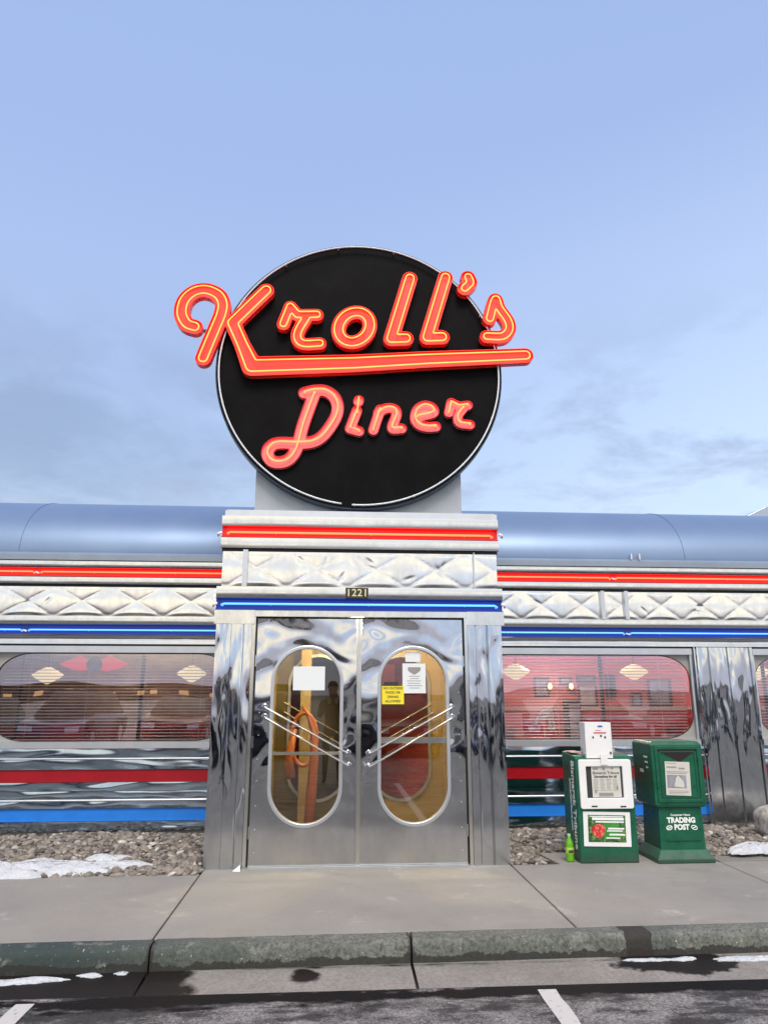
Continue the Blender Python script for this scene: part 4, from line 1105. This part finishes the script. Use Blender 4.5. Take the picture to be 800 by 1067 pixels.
# soda bottle
t = thing('soda_bottle', 'bright green soda bottle standing on the concrete beside the newspaper box', 'bottle', (2.118, -.02, 0))
bm = bmesh.new(); lathe(bm, [(.020, .0), (.034, .006), (.036, .03), (.033, .045), (.036, .06), (.036, .115), (.033, .125), (.035, .14), (.028, .165), (.016, .19), (.0135, .205)], 2.118, -.02, 20)
obj('body', bm, M['lime'], t, smooth=True)
bm = bmesh.new(); lathe(bm, [(.0362, .064), (.0368, .066), (.0368, .114), (.0362, .116)], 2.118, -.02, 20); obj('wrapper', bm, M['limelabel'], t, smooth=True)
bm = bmesh.new(); tube(bm, [(2.118 + .0372 * math.sin(a), -.02 - .0372 * math.cos(a), .088) for a in (-.5, -.25, 0, .25, .5)], .012, n=6); obj('label_mark', bm, M['ink'], t)
bm = bmesh.new(); lathe(bm, [(.0155, .203), (.0155, .222), (.013, .225)], 2.118, -.02, 16); obj('cap', bm, M['cap'], t, smooth=True)
# scrap of paper by the left door jamb
bm = bmesh.new(); v = [bm.verts.new(p) for p in ((-.80, -.20, .002), (-.735, -.215, .002), (-.74, -.17, .045), (-.75, -.16, .003))]
for f in ((0, 1, 2), (1, 3, 2), (0, 2, 3), (0, 3, 1)): bm.faces.new([v[i] for i in f])
tag(obj('paper_scrap', bm, M['paper']), 'crumpled white paper scrap at the foot of the left door jamb', 'litter')

# ------------------------------------------------------------------ what stands behind the photographer (seen in the steel and glass)
def car(x, y, col, label, w=1.85, L=4.7, h=1.5, rz=0):
    t = thing('parked_car', label, 'car', (x, y, -.13), 'cars parked across the lot')
    cp = plain('car_paint', col, .2, .3)
    hw = w / 2
    def P(prof, hw0, hw1, zsplit, mat, nm, bev):
        bm = bmesh.new(); n = len(prof)
        A = [bm.verts.new((-(hw0 if z < zsplit else hw1), yy, z)) for yy, z in prof]; Bv = [bm.verts.new(((hw0 if z < zsplit else hw1), yy, z)) for yy, z in prof]
        for i in range(n): bm.faces.new((A[i], A[(i+1) % n], Bv[(i+1) % n], Bv[i]))
        bm.faces.new(A); bm.faces.new(Bv[::-1]); bmesh.ops.recalc_face_normals(bm, faces=bm.faces)
        for v in bm.verts: v.co += Vector((x, y, -.13))
        return obj(nm, bm, mat, t, smooth=True, bevel=bev)
    P([(-L/2, .35), (-L/2, .72), (-L/2+.2, .86), (L/2-1.25, .95), (L/2-.1, .78), (L/2, .6), (L/2, .3), (L/2-.3, .22), (-L/2+.3, .22)], hw, hw, 9, cp, 'body', .06)
    P([(-L/2+.25, .87), (-L/2+.75, h-.05), (-L/2+1.1, h), (L/2-2.1, h), (L/2-1.75, h-.07), (L/2-1.05, .93)], hw-.08, hw-.28, 1.1, M['dark'], 'window_band', .04)
    obj('roof', B((x - hw + .30, x + hw - .30, y - L/2 + .95, y + L/2 - 2.0, h - .13 - .01, h - .13 + .02)), cp, t, bevel=.008)
    for sx_ in (-1, 1):
        for yy in (-L/2+.85, L/2-.9):
            bm = bmesh.new(); bmesh.ops.create_cone(bm, cap_ends=True, segments=28, radius1=.33, radius2=.33, depth=.22, matrix=Matrix.Translation((x + sx_ * (hw - .10), y + yy, .20)) @ Matrix.Rotation(R(90), 4, 'Y'))
            wh = obj('wheel', bm, M['rubber'], t, smooth=True)
            bm = bmesh.new(); bmesh.ops.create_cone(bm, cap_ends=True, segments=20, radius1=.2, radius2=.2, depth=.02, matrix=Matrix.Translation((x + sx_ * (hw + .015), y + yy, .20)) @ Matrix.Rotation(R(90), 4, 'Y'))
            obj('rim', bm, M['alum'], wh, smooth=True)
        obj('headlight', B((x + sx_ * (hw - .30) - .18, x + sx_ * (hw - .30) + .18, y + L/2 - .05, y + L/2 + .012, .45, .58)), M['glassend'], t, bevel=.01)
    obj('bumper', B((x - hw + .05, x + hw - .05, y + L/2 - .02, y + L/2 + .04, .15, .33)), M['dark'], t, bevel=.02)
for x, y, col, h_, lab in ((-11.2, -14.6, (.02, .02, .03), 1.5, 'black car at the far left of the row behind the photographer'), (-7.9, -14.2, (.02, .04, .10), 1.62, 'dark blue tall car, second from the left in the row behind the photographer'),
                      (-4.7, -14.8, (.10, .012, .015), 1.48, 'dark red car in the row behind the photographer'), (-1.5, -14.3, (.015, .03, .08), 1.66, 'navy car directly behind the photographer'),
                      (1.9, -14.7, (.02, .02, .025), 1.55, 'black car just right of the navy one behind the photographer'), (5.3, -14.2, (.03, .05, .12), 1.60, 'blue car between the black and the grey cars behind the photographer'),
                      (8.7, -14.8, (.06, .065, .075), 1.5, 'grey car in the row behind the photographer'), (12.1, -14.4, (.015, .02, .05), 1.65, 'dark blue car at the far right of the row behind the photographer')):
    car(x, y, col, lab, h=h_)

# long building across the road with lit windows
b2 = thing('roadside_building', 'long low brown building with lit windows far across the road', 'building', (-12, -150, -.16))
obj('wall', B((-70, -8, -160, -150, -.16, 3.0)), plain('brown_wall', (.10, .07, .06), .8), b2)
obj('roof', B((-71, -7, -161, -149, 3.0, 3.4)), M['dark'], b2)
litw = emit('lit_window', (1, .55, .2), .8)
for i in range(12): obj('window', B((-68 + i * 5 + i % 3, -66.4 + i * 5 + i % 3, -149.99, -149.9, 1.0, 1.9)), litw, b2)
# trees and ridge on the far side
bm = bmesh.new(); rg = random.Random(5)
hv = []
for i in range(181):
    a = R(180 + i); rad = 180
    hgt = 2.4 + 1.3 * math.sin(i * .13) + .8 * math.sin(i * .41 + 1) + rg.uniform(-.6, .6)
    hv.append((bm.verts.new((rad * math.cos(a), rad * math.sin(a), -.2)), bm.verts.new(((rad+14) * math.cos(a), (rad+14) * math.sin(a), max(1.0, hgt * .62))), bm.verts.new(((rad+40) * math.cos(a), (rad+40) * math.sin(a), -.2))))
for p, q in zip(hv, hv[1:]):
    bm.faces.new((p[0], q[0], q[1], p[1])); bm.faces.new((p[1], q[1], q[2], p[2]))
tag(obj('hills', bm, plain('dark_wooded_ridge', (.035, .035, .045), .9, var=.3)), kind='structure')

# the photographer, reflected in the door glass
def person():
    V = {'pelvis': (0, 0, .95), 'waist': (0, .01, 1.10), 'chest': (0, .0, 1.32), 'neck': (0, .02, 1.48), 'head0': (0, .045, 1.56), 'head1': (0, .05, 1.68), 'top': (0, .03, 1.75),
         'hipL': (-.10, 0, .90), 'kneeL': (-.12, .02, .50), 'ankL': (-.13, -.02, .09), 'toeL': (-.15, .16, .045),
         'hipR': (.10, 0, .90), 'kneeR': (.12, .02, .50), 'ankR': (.13, -.02, .09), 'toeR': (.15, .16, .045),
         'shL': (-.19, .0, 1.40), 'elL': (-.24, .12, 1.16), 'wrL': (-.09, .32, 1.42), 'shR': (.19, .0, 1.40), 'elR': (.24, .12, 1.16), 'wrR': (.09, .32, 1.42)}
    Rr = {'pelvis': .15, 'waist': .135, 'chest': .155, 'neck': .06, 'head0': .075, 'head1': .092, 'top': .06, 'hip': .095, 'knee': .065, 'ank': .045, 'toe': .04, 'sh': .075, 'el': .052, 'wr': .035}
    E_ = [('pelvis', 'waist'), ('waist', 'chest'), ('chest', 'neck'), ('neck', 'head0'), ('head0', 'head1'), ('head1', 'top')]
    for s_ in 'LR': E_ += [('pelvis', 'hip'+s_), ('hip'+s_, 'knee'+s_), ('knee'+s_, 'ank'+s_), ('ank'+s_, 'toe'+s_), ('chest', 'sh'+s_), ('sh'+s_, 'el'+s_), ('el'+s_, 'wr'+s_)]
    names = list(V); idx = {n_: i for i, n_ in enumerate(names)}
    me = bpy.data.meshes.new('person'); me.from_pydata([V[n_] for n_ in names], [(idx[a], idx[b]) for a, b in E_], [])
    o = bpy.data.objects.new('person', me); C.objects.link(o)
    sk = o.modifiers.new('s', 'SKIN'); ss = o.modifiers.new('d', 'SUBSURF'); ss.levels = ss.render_levels = 2
    for i, n_ in enumerate(names):
        r = Rr.get(n_) or Rr[n_[:-1]]
        me.skin_vertices[0].data[i].radius = (r, r * (.75 if n_ in ('pelvis', 'waist', 'chest') else 1))
        me.skin_vertices[0].data[i].use_root = n_ == 'pelvis'
    dg = bpy.context.evaluated_depsgraph_get(); dg.update()
    nm = bpy.data.meshes.new_from_object(o.evaluated_get(dg)); C.objects.unlink(o); bpy.data.objects.remove(o)
    nm.name = 'person'
    k = NT('clothes_and_skin'); s = k.sep()
    c = k.mix(k.math('GREATER_THAN', s[2], 1.50), (.012, .012, .015), (.45, .27, .20))
    k.set(Base_Color=c, Roughness=.8); nm.materials.clear(); nm.materials.append(k.m)
    nm.polygons.foreach_set('use_smooth', [True] * len(nm.polygons))
    p = bpy.data.objects.new('person', nm); p.location = (.02, -7.17, -.134); C.objects.link(p)
    tag(p, 'person in a black jacket holding up a phone, mirrored in the left door', 'person')
    def ch(nme, bm, mat, **kw):
        o_ = obj(nme, bm, mat, p, **kw); return o_
    bm = bmesh.new(); bmesh.ops.create_uvsphere(bm, u_segments=20, v_segments=14, radius=.108, matrix=Matrix.Translation((.02, -7.16, 1.565)) @ Matrix.Diagonal((.92, 1.05, 1, 1)))
    for f in [f for f in bm.faces if f.calc_center_median().z < 1.56 and f.calc_center_median().y > -7.15]: bm.faces.remove(f)
    ch('hair', bm, plain('dark_hair', (.02, .014, .01), .7), smooth=2)
    for s_ in (-1, 1):
        bm = bmesh.new(); hx, hy, hz = .02 + s_ * .075, -6.835, 1.30
        bmesh.ops.create_cube(bm, size=1, matrix=Matrix.Translation((hx, hy, hz)) @ Matrix.Diagonal((.035, .06, .085, 1)))
        for q in range(4): tube(bm, [(hx, hy + .01, hz + .035 - q * .022), (hx - s_ * .03, hy + .035, hz + .04 - q * .022), (hx - s_ * .055, hy + .012, hz + .042 - q * .022)], [.010, .009, .007], n=6)
        tube(bm, [(hx, hy - .02, hz + .02), (hx - s_ * .02, hy - .035, hz + .06), (hx - s_ * .03, hy - .03, hz + .085)], [.012, .010, .008], n=6)
        ch('hand', bm, plain('skin', (.45, .27, .20), .6), smooth=2)
person()
tag(obj('phone', B((-.035, .11, -6.822, -6.814, 1.355, 1.431)), M['ink'], bevel=.003), 'black phone held up by the photographer', 'phone')

# ------------------------------------------------------------------ light
def point(name, x, y, z, col, w, r=.08):
    l = bpy.data.lights.new(name, 'POINT'); l.energy = w; l.color = col; l.shadow_soft_size = r
    o = bpy.data.objects.new(name, l); o.location = (x, y, z); C.objects.link(o)
point('vestibule_light', .25, .65, 2.15, (1, .78, .38), 110)
point('dining_light', 3.0, 3.0, 2.35, (1, .70, .60), 150, .2)
point('dining_light', 5.8, 3.0, 2.35, (1, .74, .66), 110, .2)
point('dining_light', -2.6, 3.0, 2.35, (1, .70, .46), 55, .2)
point('lobby_light', .3, 2.0, 2.2, (1, .66, .45), 45)

w = bpy.data.worlds.new('World'); bpy.context.scene.world = w; w.use_nodes = True
nt = w.node_tree; N_ = nt.nodes; bg = N_['Background']
K = NT.__new__(NT); K.t = nt; K.n = N_; K.tc = None; K.m = None
SE, SR = R(3.0), R(176)
sky = N_.new('ShaderNodeTexSky'); sky.sky_type = 'NISHITA'; sky.sun_disc = False; sky.sun_elevation = SE; sky.sun_rotation = SR
sky.air_density = 1.0; sky.dust_density = .8; sky.ozone_density = 2.0
tc = N_.new('ShaderNodeTexCoord'); sp_ = N_.new('ShaderNodeSeparateXYZ'); nt.links.new(tc.outputs['Generated'], sp_.inputs[0])
X_, Y_, Z_ = sp_.outputs
SKYLIGHT = 1.0
# high thin haze lifts the clear sky towards pale blue, paler near the horizon; warm afterglow lies behind the camera
el = K.math('MULTIPLY', Z_, 1.0, clamp=True)
clear = K.ramp(el, [(0, (.62, .76, .97)), (.18, (.56, .72, .96)), (.40, (.46, .60, .92)), (.62, (.395, .53, .875)), (.80, (.37, .51, .86)), (1., (.36, .50, .86))])
skc = K.mix(.80, K.mix(1, sky.outputs[0], (.10, .10, .10), 'MULTIPLY'), clear)
# brighter on the left middle and right, deeper in the centre top
skc = K.mix(K.math('MULTIPLY', K.math('MULTIPLY_ADD', X_, 1.5, .05, clamp=True), K.math('MULTIPLY_ADD', Z_, -2.2, 1.45, clamp=True)), skc, (.60, .76, 1.0))
# cloud plane projection
zz = K.math('ADD', Z_, .12)
cx_ = K.math('DIVIDE', X_, zz); cy_ = K.math('DIVIDE', Y_, zz)
cv = N_.new('ShaderNodeCombineXYZ'); nt.links.new(cx_, cv.inputs[0]); nt.links.new(cy_, cv.inputs[1])
cl = K.noise(1.25, 7, .58, cv.outputs[0], .35)
cl2 = K.noise(2.3, 7, .62, cv.outputs[0], .3)
lowgate = K.math('MULTIPLY', K.math('SUBTRACT', .52, Z_), 6.0, clamp=True)
leftgate = K.math('MULTIPLY_ADD', X_, -2.3, .20, clamp=True)
fgate = K.math('MULTIPLY', lowgate, K.math('GREATER_THAN', Y_, 0))
m1 = K.math('MULTIPLY', K.ramp(cl, [(.36, 0.), (.56, 1.)]), K.math('MULTIPLY', fgate, leftgate))
skc = K.mix(K.math('MULTIPLY', m1, .62), skc, (.23, .32, .49))
m2 = K.math('MULTIPLY', K.ramp(cl2, [(.48, 0.), (.62, .9)]), fgate)
skc = K.mix(K.math('MULTIPLY', m2, .6), skc, (.30, .37, .56))
lowl = K.math('MULTIPLY', K.math('SUBTRACT', .30, Z_), 6.0, clamp=True)
skc = K.mix(K.math('MULTIPLY', K.math('MULTIPLY', lowl, K.ramp(cl2, [(.38, 0.), (.56, 1.)])), .45), skc, (.74, .83, .97))
# rear: bright cream clouds above a lavender belt
rear = K.math('MULTIPLY_ADD', Y_, -1.8, .15, clamp=True)
sv = N_.new('ShaderNodeMapping'); nt.links.new(tc.outputs['Generated'], sv.inputs[0]); sv.inputs['Scale'].default_value = (1.6, 1.6, 13)
stk = K.noise(1.5, 4, .55, sv.outputs[0], .6)
warm = K.mix(K.ramp(stk, [(.43, 0.), (.56, 1.)]), (1.30, 1.19, .99), (.68, .80, 1.02))
warm = K.mix(K.ramp(K.math('ABSOLUTE', Z_), [(.028, 1.), (.055, 0.)]), warm, (.60, .60, .70))
skc = K.mix(rear, skc, warm)
nt.links.new(skc, bg.inputs[0]); bg.inputs[1].default_value = SKYLIGHT

sl = bpy.data.lights.new('sun', 'SUN'); sl.energy = 2.2; sl.angle = R(25); sl.color = (1, .90, .79)
so = bpy.data.objects.new('sun', sl); C.objects.link(so)
d = Vector((math.sin(SR) * math.cos(R(54)), math.cos(SR) * math.cos(R(54)), math.sin(R(54))))
so.rotation_euler = (-d).to_track_quat('-Z', 'Y').to_euler(); so.location = (0, -20, 20)

cam = bpy.data.cameras.new('camera'); co_ = bpy.data.objects.new('camera', cam); C.objects.link(co_)
co_.location = (0, -6.8, 1.43); co_.rotation_euler = (R(90 + 14.165), 0, R(-4.0))
cam.sensor_fit = 'VERTICAL'; cam.sensor_height = 24; cam.lens = 24 * 751.1 / 1067; cam.clip_end = 2000; cam.clip_start = .005
sc = bpy.context.scene; sc.camera = co_
sc.view_settings.view_transform = 'Standard'; sc.view_settings.look = 'None'; sc.view_settings.exposure = .25; sc.view_settings.gamma = 1
sc.cycles.max_bounces = 8; sc.cycles.transparent_max_bounces = 12
